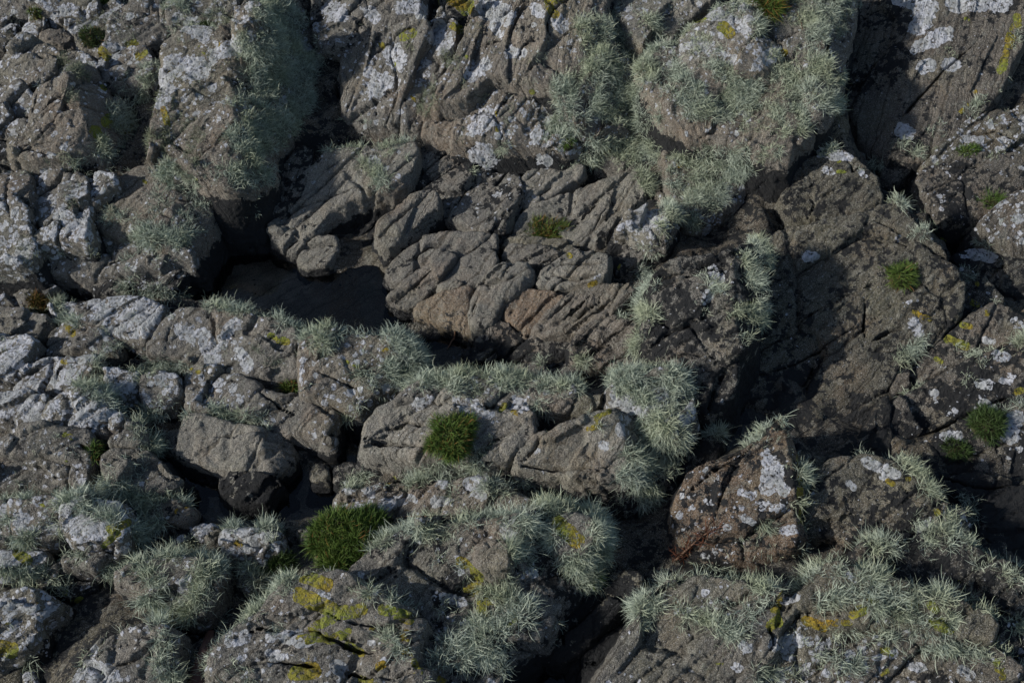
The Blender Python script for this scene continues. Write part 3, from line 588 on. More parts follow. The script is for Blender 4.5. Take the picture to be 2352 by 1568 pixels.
    ob = mesh_obj(name, v2, q, ROCK, None, loc, {'growth': gr, 'tint': np.concatenate([base, (u+5)[:, None]], 1)})
    label_(ob, label, cat or name.replace('_', ' '), grp)
    STATS[0] += len(q)
    if lich:
        slot = poly_sd(VV[:, 0], VV[:, 1], pts('1520,285 1600,290 1700,312 1700,336 1600,338 1500,315')) > 0
        ok = slot*(nr[:, 2] > -.3)*sst(.01, .06, v2[:, 2]-LEVEL)*sst(.36, .22, f(v2[:, 0], v2[:, 1]) - v2[:, 2])
        clump = sst(-.3, .1, vnoise(v2*16+3)+.5*vnoise(v2*34))
        m = capmask(VV, LONG)*ok*lich
        dens = m*np.clip(clump+.9*(m-.55), 0, 1.2)
        # stray tufts elsewhere
        dens = np.maximum(dens, .10*lich*ok*(vnoise(v2*9+seed) > .45)*(w > .3))
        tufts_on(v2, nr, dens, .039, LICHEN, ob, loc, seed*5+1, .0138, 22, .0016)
        m = capmask(VV, SHORT)*ok
        dens = m*np.clip(clump+.5*(m-.5), 0, 1.2)
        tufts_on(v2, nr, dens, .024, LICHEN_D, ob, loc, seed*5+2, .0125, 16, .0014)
    return ob
# ---------------------------------------------------------------- the setting: bedrock floor and standing water
POOLS = [pts(s) for s in (
 "470,530 540,500 620,545 690,570 720,640 860,620 960,700 1100,780 1180,830 1100,870 960,860 760,750 560,710 420,680 390,640",
 "380,1080 430,1040 560,1080 700,1090 790,1100 780,1170 640,1190 480,1190 400,1150",
 "1890,330 1920,250 1960,300 2010,360 1990,380 1940,350", "1800,520 1830,460 1890,500 1870,530",
 "2070,450 2180,480 2230,560 2300,620 2200,600 2120,500", "1640,960 1690,930 1740,960 1760,980 1700,1000",
 "1170,1480 1230,1450 1300,1500 1380,1480 1400,1640 1150,1640", "950,530 1010,490 1080,530 1010,545", "810,1010 850,1000 830,1070 790,1060",
 "1310,300 1500,290 1600,296 1700,318 1730,343 1540,345 1520,322 1310,320", "290,800 350,790 350,830 300,830", "1610,1010 1690,990 1700,1030 1640,1030", "800,280 1000,300 1000,315 830,310", "-100,615 0,620 60,650 0,665 -100,665")]
def far_ground():
    m, N, L, P = newmat('distant_shore_rock'); P.inputs['Base Color'].default_value = (.16, .14, .12, 1); P.inputs['Roughness'].default_value = .9
    xs = np.linspace(-60, 60, 61); X, Y = np.meshgrid(xs, xs, indexing='ij')
    p = np.stack([X.ravel(), Y.ravel(), np.full(X.size, -.35)], 1)
    p[:, 2] += fbm(p, .3, 3)*.12
    I = np.arange(X.size).reshape(X.shape)
    q = np.stack([I[:-1, :-1], I[1:, :-1], I[1:, 1:], I[:-1, 1:]], -1).reshape(-1, 4)
    o = mesh_obj('terrain', p, q, m); o['kind'] = 'structure'
far_ground()
def build_water():
    m, N, L, P = newmat('still_pool_water')
    out = N['Material Output']
    tr = N.new('ShaderNodeBsdfTransparent'); tr.inputs[0].default_value = (.82, .79, .74, 1)
    gl = N.new('ShaderNodeBsdfGlossy'); gl.inputs['Roughness'].default_value = .03
    fr = N.new('ShaderNodeFresnel'); fr.inputs[0].default_value = 1.42
    mx = N.new('ShaderNodeMixShader')
    co = N.new('ShaderNodeNewGeometry').outputs['Position']
    n = tex_noise(N, L, co, 9, 2, .5).outputs['Fac']
    b = N.new('ShaderNodeBump'); b.inputs['Strength'].default_value = .12; b.inputs['Distance'].default_value = .01
    L.new(n, b.inputs['Height']); L.new(b.outputs[0], gl.inputs['Normal']); L.new(b.outputs[0], fr.inputs['Normal'])
    L.new(fr.outputs[0], mx.inputs[0]); L.new(tr.outputs[0], mx.inputs[1]); L.new(gl.outputs[0], mx.inputs[2])
    L.new(mx.outputs[0], out.inputs[0])
    v = np.array([(-4.9, .3, LEVEL), (4.9, .3, LEVEL), (4.9, 7.5, LEVEL), (-4.9, 7.5, LEVEL)], float)
    o = mesh_obj('water', v, np.array([[0, 1, 2, 3]]), m); o['kind'] = 'structure'
build_water()

# ---------------------------------------------------------------- rocks, upper left
G1 = 'blocks of the upper left outcrop'
rock('rock', 'lichen-blotched block in the top left corner', .36, .1, .2, "-80,-60 75,-60 64,28 52,40 -80,40", w=.5, grp=G1)
rock('rock', 'flat wide block along the top edge behind the small grass sprig', .40, .1, .25, "80,-60 215,-60 222,12 190,22 115,42 92,25 78,35 66,38 70,10", w=.55, grp=G1)
rock('rock', 'pale cracked block just below the green moss at the top left', .38, .12, .25, "150,32 190,22 215,15 262,-12 278,15 275,42 235,55 205,72 178,80 150,60", w=.6, grp=G1)
rock('boulder', 'broad boulder with a dark green cushion at its lower left, near the top', .44, .12, .3, "285,25 310,-10 400,-60 400,25 390,50 352,85 335,95 250,118 178,108 172,78 205,58 250,44", w=.45, cr='262,45 330,35 395,30', grp=G1)
rock('rock', 'small shaded block on the left edge with two lichen spots', .34, .1, .2, "-80,44 36,46 40,62 12,78 -80,84", w=.5, b=.1, grp=G1)
rock('rock', 'small wedge block under the tiny grass sprig', .35, .1, .2, "58,54 104,48 94,80 70,86 54,82", w=.5, grp=G1)
rock('rock', 'smooth brown wedge stone wedged in the gap below the grass sprig', .33, -.1, .3, "92,80 120,69 160,86 168,108 138,114 104,98", w=.12, tint='warm', grp=G1)
rock('boulder', 'rounded lichen-speckled boulder on the left with cracks across its front', .40, .12, .25, "-80,165 -10,142 8,106 30,84 55,88 138,118 132,148 94,200 35,190 20,168", w=.55, cr='40,100 70,130 130,145|20,165 60,150 100,140', grp=G1)
rock('rock', 'block with a patch of green lichen turf on top, left of centre in its outcrop', .40, .1, .25, "130,132 172,116 218,130 236,158 200,158 178,162 160,185 125,192 116,168", w=.5, grp=G1)
rock('rock', 'grey rounded lump on the left edge above the brown slab', .38, .1, .25, "-80,205 0,205 45,195 68,212 82,238 70,270 56,298 -80,305", w=.45, cr='70,212 90,240 78,262', grp=G1)
rock('slab', 'broad pinkish brown slab with yellow crust on its dark right end', .42, .14, .25, "62,285 84,206 150,190 198,155 235,183 244,202 300,250 325,300 290,340 240,372 215,355 135,352 35,368 8,312", w=.32, tint='warm', br=[(225, 360, 195, 280, .9), (195, 285, 245, 190, .9)], cr='80,270 120,235 200,215|30,360 60,330 190,320|90,200 76,262 60,285', grp=G1)
rock('rock', 'lichen-covered block with a yellow patch on its right shoulder', .41, .12, .2, "227,126 285,104 340,102 352,142 330,175 270,182 242,184 230,155", w=.55, grp=G1)
rock('boulder', 'tuft-covered hump behind the big hairy boulder at the top', .46, .0, .2, "395,-60 540,-60 545,50 500,62 430,72 400,78 383,40", w=.4, lich=1, grp=G1)
rock('boulder', 'biggest hairy boulder at upper left, its right flank thick with grey-green tufts', .45, .08, .22, "382,98 430,72 530,62 580,-20 640,-60 690,20 716,90 730,150 706,210 694,265 645,318 622,350 624,395 585,432 520,430 455,398 365,378 335,368 345,290 355,220 370,150", w=.35, tint='warm', br=[(560, 430, 535, 250, .55), (535, 260, 560, 40, .5)], cr='455,395 470,350 500,320|385,215 440,205 500,230|350,300 420,330 455,350', rough=1.3, grp=G1)
rock('rock', 'reddish knob standing on top of the biggest hairy boulder', .60, .1, .25, "536,27 565,2 600,4 604,34 582,64 538,60", w=.5, tint='warm', grp=G1)
rock('rock', 'low dark fringe stone on the left edge beside the brown slab', .32, .1, .2, "-80,322 6,322 38,350 42,388 -80,388", w=.35, b=.2, grp=G1)
G2 = 'blocks of the middle left outcrop'
rock('slab', 'tall lichen-spotted slab standing at the left edge of the middle outcrop', .30, .1, .18, "-80,382 50,374 70,395 66,450 73,520 76,578 62,606 -80,616", w=.6, cr='20,375 15,450 30,520|66,450 30,480', grp=G2)
rock('slab', 'second upright slab from the left edge, blotched white', .30, .1, .18, "70,388 100,364 145,360 150,395 136,420 133,555 76,558 70,480 65,440", w=.65, cr='70,500 130,500', grp=G2)
rock('slab', 'third upright slab from the left edge, rounded top and white blotches', .31, .12, .18, "140,402 165,392 195,402 203,450 206,548 139,556 134,480", w=.65, cr='137,490 170,470 203,480', grp=G2)
rock('rock', 'small cracked block touching the left side of the smooth egg-shaped boulder', .33, .1, .2, "197,404 225,392 266,396 262,418 215,458 202,452", w=.5, grp=G2)
rock('boulder', 'smooth egg-shaped boulder with long tufts hanging from its right end', .27, .1, .25, "205,464 250,428 300,390 350,374 420,397 470,442 487,500 455,560 405,578 335,540 260,532 212,512", w=.28, tint='warm', br=[(400, 590, 400, 370, .5)], cr='300,520 360,500 430,520', fac=.6, grp=G2)
rock('slab', 'long white-blotched slab below the smooth egg-shaped boulder', .20, .1, .22, "85,618 92,578 140,550 205,552 250,528 350,524 430,545 445,580 400,592 345,602 300,616 200,628 125,630", w=.55, cr='205,552 200,590 210,625|205,615 280,590 340,580', grp=G2)
rock('rock', 'low cracked stone under the right end of the long white-blotched slab', .15, .1, .15, "212,636 280,614 345,602 400,592 442,602 395,655 330,668 215,668", w=.3, b=.25, cr='290,615 295,665', grp=G2)
rock('rock', 'small round white-crusted knob in the dark gap on the left', .12, .1, .2, "163,634 205,630 212,655 180,664", w=.6, grp=G2)
rock('slab', 'low dark wet ledge in the gap at the left', .06, .0, .15, "20,622 90,620 180,630 186,662 120,677 60,657 0,642", w=.05, b=.5, tint='dark', grp=G2)
G3 = 'jointed blocks of the lower left terrace'
rock('slab', 'thin tilted slab at the left edge behind the reddish grass sprig', .15, -.1, .3, "-80,692 0,682 60,657 130,655 112,672 60,697 0,704", w=.5, fac=.7, grp=G3)
rock('rock', 'flat block on the left edge with yellow specks and small tufts', .16, .05, .15, "-80,704 0,702 60,710 106,727 102,757 75,770 -80,764", w=.4, fac=.7, grp=G3)
rock('rock', 'small white-topped block right of the reddish grass sprig', .16, .05, .2, "115,697 130,687 170,687 167,706 158,732 130,724 118,712", w=.6, fac=.7, grp=G3)
rock('rock', 'pointed wedge block with its sharp tip toward the viewer, white-blotched top', .19, .08, .24, "174,694 230,682 345,676 374,705 352,747 322,784 300,780 205,744 172,730", w=.62, cr='172,735 215,700 240,685', rnd=.015, fac=.7, grp=G3)
rock('rock', 'bar-shaped block with a bright yellow patch below the pointed wedge', .15, .05, .2, "107,762 126,747 185,742 270,777 286,797 270,811 200,806 112,812", w=.55, fac=.7, grp=G3)
rock('slab', 'long tilted slab by the pool with a hairy back edge, centre left', .21, .1, .3, "343,782 350,760 378,734 420,712 470,703 560,713 620,733 690,763 706,800 700,835 690,860 575,864 470,842 380,814 348,810", w=.38, cr='405,730 385,770 375,812|485,705 470,745|700,760 680,800 690,860', br=[(350, 812, 600, 862, .4)], fac=.7, grp=G3)
rock('boulder', 'hairy-ended block where the long slab meets the pool', .24, .02, .3, "690,772 750,759 830,765 900,764 950,790 967,840 930,882 860,902 830,935 790,930 700,905 690,842", w=.5, tint='warm', br=[(900, 930, 890, 750, .5)], cr='700,850 760,870 840,900', fac=.7, grp=G3)
rock('rock', 'lichen-splashed block on the left edge, above the gap between terraces', .19, .06, .25, "-80,766 0,764 68,768 74,786 55,828 25,862 -80,868", w=.65, fac=.7, grp=G3)
rock('rock', 'rounded loaf-shaped block with a pale rosette and a crack near its right end', .18, .06, .25, "30,884 50,844 110,822 170,816 218,808 224,832 200,862 150,887 120,899 40,889", w=.6, cr='170,816 130,850 125,895', rnd=.03, fac=.7, grp=G3)
rock('slab', 'long rounded beam block left of the cushion-plant rock, brown right end', .19, .06, .26, "424,852 440,837 490,835 590,865 620,893 700,905 765,925 774,955 760,1007 700,1000 640,987 580,952 440,937 420,902", w=.38, cr='500,850 560,880 550,900|590,870 600,900 700,960|640,915 630,985', rnd=.03, fac=.7, grp=G3)
rock('rock', 'small lichen-haired block with yellow stains between two tuft clumps', .19, .06, .25, "235,862 270,850 320,856 323,886 310,907 260,912 235,892", w=.6, fac=.7, grp=G3)
rock('rock', 'knobbly block with tufts on its top, just left of the long beam block', .20, .04, .25, "325,867 360,852 412,852 417,890 385,922 335,927 322,902", w=.5, fac=.7, grp=G3)
rock('rock', 'grey block on the left edge beside the V-shaped crack', .18, .06, .2, "-80,897 0,895 85,899 50,932 25,962 -80,968", w=.6, fac=.7, grp=G3)
rock('rock', 'narrow block between the V-shaped crack and the round mound', .19, .06, .25, "45,940 65,914 106,904 108,918 92,972 35,968", w=.6, cr='70,915 62,965', fac=.7, grp=G3)
rock('boulder', 'round white-crusted mound in the lower left terrace', .24, .06, .25, "98,962 108,914 140,887 195,888 240,920 252,942 215,967 205,988 95,975", w=.72, rnd=.045, fac=.7, grp=G3)
rock('rock', 'small rounded block right of the round mound', .20, .1, .2, "208,992 222,962 262,942 282,952 276,975 240,997 212,999", w=.65, fac=.7, grp=G3)
rock('rock', 'little wedge block beneath the splayed grey tuft', .20, .05, .25, "246,1007 280,977 320,977 334,1010 302,1024 262,1020", w=.4, fac=.7, grp=G3)
rock('slab', 'flat square-cut slab with joints like paving, lower left', .20, .03, .16, "-80,1045 10,1008 42,975 120,977 200,987 208,1002 203,1060 180,1068 100,1055 0,1045", w=.42, cr='78,978 60,1045|125,1000 200,1030 150,1000', led=.5, rnd=.012, fac=.7, grp=G3)
rock('slab', 'lowest step of the square-cut slab, cut off sharply at its front', .17, .02, .16, "-80,1048 0,1048 100,1058 160,1070 142,1112 60,1116 -80,1114", w=.35, cr='38,1050 35,1114', led=.5, rnd=.012, fac=.7, grp=G3)
rock('rock', 'small cube block at the corner of the square-cut slab', .17, .02, .16, "168,1072 204,1064 203,1110 162,1110", w=.4, rnd=.012, fac=.7, grp=G3)
rock('boulder', 'tuft-topped block sitting in the gap right of the square-cut slab', .20, .05, .25, "228,1052 270,1024 332,1021 370,1042 382,1072 410,1098 370,1122 280,1122 245,1107", w=.3, fac=.7, grp=G3)
rock('boulder', 'clean pale box-shaped block with a fine crack down its face', .17, .10, .38, "406,1042 408,1000 430,946 480,955 585,976 645,990 675,1030 678,1060 622,1084 560,1080 460,1058", w=.06, tint='pale', br=[(622, 1090, 588, 975, .7)], rnd=.012, rough=.6, cr='520,965 500,1010 480,1040', fac=.6, led=.4, grp=G3)
rock('rock', 'black-stained rounded stone standing in the small dark pool', .12, .05, .2, "505,1107 525,1080 620,1090 640,1112 608,1150 552,1156 508,1132", w=.1, b=.32, tint='pale', fac=.7, grp=G3)
rock('rock', 'wet black stone directly under the pale box-shaped block', .06, .0, .15, "405,1048 470,1060 522,1080 512,1105 470,1107 425,1086", w=0, b=.6, tint='dark', wet=.4, fac=.7, grp=G3)
rock('rock', 'small brown stone left of the pale box-shaped block', .15, .1, .2, "370,984 412,977 408,1032 392,1035 372,1010", w=.05, b=.15, tint='dark', fac=.7, grp=G3)
rock('rock', 'greenish upright pebble at the right end of the small dark pool', .10, .1, .2, "715,1072 740,1061 763,1067 757,1110 718,1112", w=.05, tint='olive', b=.15, fac=.7, grp=G3)
rock('rock', 'angular brown stone next to the greenish pebble', .10, .1, .2, "766,1078 800,1064 846,1077 835,1112 770,1113", w=.05, b=.25, fac=.7, grp=G3)
rock('rock', 'thin flat sliver of stone under the cushion-plant rock', .12, .1, .2, "798,1068 880,1070 887,1085 850,1094", w=.0, b=.1, fac=.7, grp=G3)
rock('rock', 'short brown bar of stone behind the long log-shaped rock', .15, .05, .2, "903,1080 985,1072 1040,1075 1040,1096 915,1100", w=.05, tint='warm', fac=.7, grp=G3)
# lower centre
G4 = 'large blocks of the lower centre ridge'
rock('boulder', 'large pale rock bearing the round green cushion plant', .26, .1, .32, "834,1020 842,957 868,924 930,900 1000,893 1080,908 1150,930 1222,950 1228,995 1197,1022 1162,1052 1110,1067 1000,1064 930,1060 840,1042", w=.16, tint='pale', br=[(830, 1030, 1150, 1062, .6)], cr='880,985 930,975 1000,990|1090,1060 1130,1010 1200,980|840,1010 900,1020 1000,1045', rough=1.1, grp=G4)
rock('boulder', 'back ridge thick with upright sea ivory, behind the cushion-plant rock', .30, .0, .25, "905,915 950,880 1000,862 1120,855 1220,868 1320,885 1320,905 1200,930 1060,915 930,907", w=.4, grp=G4)
rock('rock', 'small white-capped wedge between the tuft ridge and the cushion-plant rock', .30, .05, .25, "1150,947 1165,922 1205,913 1224,950 1197,967", w=.5, cr='1150,945 1190,940', grp=G4)
rock('rock', 'brown squared block in the notch of the lower centre ridge', .28, .05, .3, "1220,907 1255,895 1309,897 1309,932 1280,944 1240,938", w=.15, tint='warm', grp=G4)
rock('slab', 'long greenish-brown bar with a clean front face beneath the big tuft clump', .29, .02, .3, "1312,907 1420,898 1485,900 1492,932 1420,942 1316,937", w=.08, tint='olive', rnd=.012, grp=G4)
rock('boulder', 'largest pale angular block of the lower centre, right side shaggy with tufts', .27, .12, .32, "1180,1067 1190,1042 1230,1007 1280,990 1330,965 1385,945 1450,945 1520,930 1585,950 1585,1000 1555,1060 1500,1085 1440,1094 1330,1090 1190,1087", w=.18, tint='pale', br=[(1452, 1100, 1425, 985, .9), (1432, 1000, 1388, 940, .5)], cr='1200,1070 1240,1020 1280,985|1180,1075 1300,1075 1430,1070', grp=G4)
rock('boulder', 'shaggy rear corner of the ridge, crowned with the biggest tuft clump', .31, .02, .25, "1392,885 1420,857 1500,847 1552,860 1578,900 1592,960 1560,1000 1510,975 1480,945 1400,918", w=.5, br=[(1540, 1000, 1530, 840, .6)], grp=G4)
rock('slab', 'wedge-shaped ledge tucked under the largest pale angular block', .14, .1, .25, "1218,1114 1310,1100 1435,1106 1500,1085 1560,1062 1545,1105 1478,1135 1440,1172 1405,1165 1300,1157 1240,1132", w=.12, b=.25, grp=G4)
rock('boulder', 'log-shaped rock with tufts and white rosettes below the cushion plant', .22, .04, .28, "772,1168 783,1120 860,1105 940,1100 1000,1092 1070,1090 1155,1100 1200,1130 1257,1157 1215,1187 1150,1180 1080,1184 940,1194 900,1182 785,1182", w=.42, rnd=.035, cr='1180,1130 1185,1175', tint='warm', grp=G4)
rock('boulder', 'broad dark-fronted boulder covered in wiry tufts at the bottom centre', .30, .03, .22, "912,1230 1000,1205 1075,1198 1220,1188 1300,1180 1372,1180 1387,1232 1350,1330 1290,1372 1240,1440 1215,1490 1150,1560 1120,1640 960,1640 945,1500 985,1432 950,1392 880,1372 805,1332 820,1297 860,1262", w=.35, b=.12, br=[(1150, 1640, 1200, 1180, .55)], cr='905,1345 960,1330 1000,1340|1040,1385 1100,1340 1180,1370', rough=1.4, grp=G4)
rock('rock', 'yellow-stained knob at the right shoulder of the tufted bottom boulder', .33, .0, .2, "1268,1195 1300,1180 1348,1182 1376,1218 1345,1270 1280,1274", w=.3, y=.2, grp=G4)
rock('rock', 'rounded reddish stone held in the top of the tufted bottom boulder', .37, .1, .2, "1085,1245 1120,1228 1160,1242 1168,1290 1140,1305 1095,1290", w=.05, tint='warm', grp=G4)
rock('boulder', 'boulder splashed with bright yellow-green crust at the bottom edge', .34, .08, .24, "480,1500 510,1447 600,1412 665,1337 715,1305 800,1330 905,1377 982,1437 962,1482 1000,1540 990,1640 480,1640", w=.32, y=.12, br=[(960, 1640, 930, 1380, .6)], cr='500,1470 600,1440 720,1440 800,1480 900,1490|480,1530 640,1520 760,1530|760,1530 900,1560 980,1550|690,1380 780,1420 900,1440 980,1460', rough=1.2, grp=G4)
rock('slab', 'dark flat-faced slab leaning beside the bottom pool', .16, .12, .25, "1237,1442 1250,1392 1320,1347 1420,1307 1468,1320 1476,1352 1432,1402 1372,1462 1292,1524 1242,1492", w=.12, b=.3, tint='olive', cr='1300,1360 1290,1440 1300,1500', grp=G4)
rock('slab', 'narrow black-spotted slab between the bottom pool and the right tufted mass', .12, .12, .2, "1376,1462 1435,1402 1480,1380 1440,1450 1380,1540 1330,1600 1300,1540", w=.05, b=.35, tint='dark', grp=G4)
# lower left corner
G5 = 'shaggy rocks of the lower left corner'
rock('rock', 'tufted rock on the left edge under the square-cut slab', .17, .05, .2, "-80,1152 15,1150 30,1232 -80,1255", w=.4, grp=G5)
rock('rock', 'brown-sided rock with fan-shaped tufts, lower left', .20, .05, .25, "20,1157 60,1140 140,1133 147,1180 142,1222 90,1237 32,1237", w=.45, tint='warm', grp=G5)
rock('boulder', 'white-crusted boulder with a yellow streak down its right side', .22, .06, .25, "142,1162 200,1140 280,1148 300,1200 292,1250 235,1270 190,1262 150,1222", w=.7, br=[(270, 1270, 262, 1140, .5)], grp=G5)
rock('rock', 'tuft-hidden rock between the yellow-streaked boulder and the dark pool', .15, .02, .2, "262,1132 330,1130 400,1148 432,1175 420,1202 340,1204 300,1180", w=.4, grp=G5)
rock('rock', 'pointed white rock with a green-yellow stain on the left edge', .17, .05, .2, "-80,1268 0,1263 95,1262 103,1276 60,1302 0,1327 -80,1342", w=.55, grp=G5)
rock('rock', 'shadowed rock with two pale tufts behind the left corner boulder', .14, .08, .2, "85,1327 140,1297 220,1285 264,1290 217,1347 165,1368 100,1352", w=.35, b=.15, grp=G5)
rock('boulder', 'grey boulder dropping into black shadow at the left corner', .20, .05, .25, "-80,1367 0,1355 75,1348 148,1380 132,1402 82,1412 70,1472 0,1512 -80,1524", w=.5, br=[(90, 1500, 70, 1340, .8)], grp=G5)
rock('boulder', 'humped rock wearing a ring of long tufts, between two dark hollows', .20, .06, .25, "270,1322 320,1292 400,1280 490,1288 517,1320 512,1370 462,1417 400,1412 340,1372", w=.35, br=[(470, 1420, 450, 1275, .6)], grp=G5)
rock('boulder', 'boulder with a large round white rosette at the bottom left', .24, .06, .24, "90,1640 160,1550 190,1490 225,1460 300,1438 402,1440 422,1500 412,1640", w=.45, br=[(385, 1640, 380, 1430, .8)], grp=G5)
rock('rock', 'white-topped rounded rock left of the big grass patch', .18, .06, .25, "505,1227 520,1207 580,1195 640,1215 647,1252 612,1284 545,1277 510,1257", w=.55, rnd=.03, grp=G5)
rock('rock', 'white-spotted pebble nearest the yellow-streaked boulder', .12, 0, .1, "385,1242 410,1226 432,1240 417,1257 395,1256", w=.7, grp=G5)
rock('rock', 'pebble with a white stripe beside the dark pool edge', .13, 0, .1, "438,1216 465,1200 487,1206 470,1230 450,1230", w=.7, grp=G5)
rock('rock', 'rightmost dark pebble in the cluster beside the white-topped rounded rock', .12, 0, .1, "475,1227 495,1214 512,1226 505,1242 482,1241", w=.3, grp=G5)
rock('rock', 'tufted stone in the shade left of the yellow-crusted boulder', .14, .04, .15, "550,1302 590,1300 603,1340 572,1352 550,1332", w=.4, grp=G5)
rock('rock', 'small stone with tufts at the upper left rim of the big grass patch', .14, .04, .15, "688,1220 760,1212 752,1242 700,1244", w=.3, grp=G5)
rock('rock', 'white-dotted pebble deep in the bottom left hollow', .10, .04, .15, "50,1547 75,1535 86,1560 75,1592 50,1592", w=.8, grp=G5)
rock('rock', 'speckled pebbly stone above the reddish strip of driftwood', .11, .04, .15, "430,1442 490,1427 500,1452 452,1482 430,1472", w=.6, grp=G5)
# middle
G6 = 'slanting blocks of the middle outcrop'
rock('boulder', 'long leaning boulder with a tuft beard on its right end, above the big pool', .21, .12, .3, "608,522 640,470 690,400 760,352 830,332 900,330 952,315 956,345 942,390 902,440 870,442 820,457 760,492 722,532 690,542", w=.22, tint='pale', fac=.5, cr='640,500 700,470 800,440 880,420|720,400 790,370', br=[(700, 545, 900, 430, .7)], g=42, grp=G6)
rock('slab', 'thin dark slab leaning on the left of the long bearded boulder', .20, .1, .2, "603,442 650,370 690,337 716,347 720,372 690,440 650,482 600,502", w=.15, b=.2, g=55, fac=.55, grp=G6)
rock('rock', 'small pale block at the pool edge under the long bearded boulder', .12, .12, .3, "620,537 690,508 703,545 675,577 640,564", w=.0, tint='pale', fac=.55, grp=G6)
rock('rock', 'clean pale rounded stone resting at the edge of the big pool', .11, .10, .28, "683,592 692,570 735,543 772,545 780,570 755,607 700,612", w=.02, tint='pale', fac=.6, led=.3, rnd=.010, rough=.5, grp=G6)
rock('slab', 'wet ribbed rock sloping into the big pool beside the clean pale stone', .06, .06, .22, "700,562 745,520 790,480 870,450 892,460 870,512 850,572 800,632 740,627 690,602", w=.0, b=.1, tint='grey', wet=.7, g=45, led=2, rough=1.4, fac=.55, grp=G6)
rock('boulder', 'leaning grey fin of rock left of the small triangular puddle', .20, .12, .3, "866,512 900,475 950,445 1000,430 1006,470 970,507 920,547 885,572 865,547", w=.05, g=45, br=[(885, 575, 1000, 470, .6)], fac=.55, grp=G6)
rock('boulder', 'dark-stained block with one white spot in the upper part of the middle outcrop', .20, .1, .25, "955,372 1000,350 1075,355 1087,395 1052,432 960,437 930,422 950,397", w=.2, b=.2, g=35, fac=.55, grp=G6)
rock('slab', 'broad slab with pale grey crust and dark joints at the heart of the middle outcrop', .17, .12, .25, "1000,472 1015,432 1060,400 1130,385 1192,394 1200,430 1177,492 1152,532 1100,533 1010,503", w=.3, b=.1, tint='grey', cr='1070,400 1060,450 1040,500|1090,395 1000,460', g=45, fac=.55, grp=G6)
rock('slab', 'pale slanting slab right of the dark-jointed slab, under the dark ledge', .19, .12, .25, "1195,452 1206,410 1250,380 1312,375 1345,385 1302,422 1250,457 1215,477", w=.25, tint='pale', cr='1210,465 1290,410', g=40, fac=.55, grp=G6)
rock('slab', 'wide cracked slab carrying the grass clump on its lower edge', .17, .12, .25, "1163,542 1200,485 1290,440 1400,410 1450,388 1492,400 1482,440 1432,482 1397,542 1342,557 1310,552 1270,520 1200,547", w=.15, tint='pale', cr='1205,485 1260,470 1330,440|1210,510 1270,490 1330,450|1300,545 1330,500 1400,440|1350,550 1380,490 1440,430', g=40, fac=.55, grp=G6)
rock('rock', 'dark squat block under the white-spotted cliff foot', .22, .05, .2, "963,327 1000,306 1040,310 1047,325 1020,352 960,367", w=.2, b=.25, fac=.55, grp=G6)
rock('rock', 'white-crusted block filling the joint below the big tilted face', .22, .08, .2, "1075,347 1110,330 1160,325 1167,350 1110,387 1090,377", w=.6, fac=.55, grp=G6)
rock('rock', 'brown rounded block just right of the white-crusted joint block', .20, .08, .2, "1170,372 1178,345 1225,335 1242,360 1215,377", w=.3, tint='warm', fac=.55, grp=G6)
rock('rock', 'tufted corner block left of the fringed ledge', .21, .05, .2, "1240,362 1260,345 1310,340 1347,360 1342,382 1300,387 1245,387", w=.3, fac=.55, grp=G6)
rock('slab', 'narrow ledge fringed with tufts below the dark slot', .22, .0, .2, "1342,337 1400,322 1500,322 1522,345 1517,372 1440,377 1350,362", w=.3, fac=.55, grp=G6)
rock('rock', 'dark slabby stone beneath the fringed ledge', .13, .05, .2, "1380,385 1420,372 1480,375 1470,395 1400,410 1370,405", w=0, b=.4, tint='dark', fac=.55, grp=G6)
rock('slab', 'speckled upper slab next to the triangular puddle, sloping left', .14, .12, .25, "893,602 950,560 1040,535 1140,533 1143,560 1077,584 1020,587 965,627 910,652 885,632", w=.03, wet=.3, cr='930,610 985,570 1040,560', g=38, fac=.55, grp=G6)
rock('slab', 'long slanting bar running down to the pool corner', .13, .12, .25, "885,672 940,632 1000,592 1040,578 1052,590 1012,642 957,702 925,712", w=.0, wet=.35, cr='900,690 960,650 1020,600', g=40, fac=.55, grp=G6)
rock('slab', 'grey parallelogram block in the middle row, left of the widest one', .15, .12, .25, "1010,642 1060,592 1110,573 1136,580 1141,602 1102,652 1080,657 1020,652", w=.02, g=40, fac=.55, grp=G6)
rock('rock', 'small light triangular block set between the slanting bars', .13, .1, .2, "1003,647 1065,653 1050,667 1015,673", w=.0, tint='pale', fac=.55, grp=G6)
rock('boulder', 'brown-fronted block whose foot stands in the pool', .12, .1, .28, "950,707 1010,673 1076,662 1072,712 1082,747 1092,767 1025,752 955,720", w=.0, wet=.3, tint='tan', br=[(945, 712, 1085, 755, .6)], g=40, fac=.55, grp=G6)
rock('boulder', 'widest pale slanting block in the middle row, rounded at its upper right', .18, .12, .28, "1093,652 1150,602 1200,590 1228,615 1221,634 1177,674 1157,687 1137,722 1087,759 1070,722 1082,677", w=.0, tint='pale', cr='1108,655 1088,700 1082,745|1100,650 1160,650 1220,620', g=42, rnd=.03, fac=.55, grp=G6)
rock('slab', 'flat slab behind the widest pale block', .17, .1, .22, "1158,582 1180,557 1270,565 1311,572 1282,602 1227,612 1165,594", w=.0, g=30, fac=.55, grp=G6)
rock('slab', 'smooth shelf directly below the grass clump', .15, .05, .2, "1150,567 1170,547 1310,547 1322,572 1300,588 1270,574", w=.0, tint='olive', fac=.55, grp=G6)
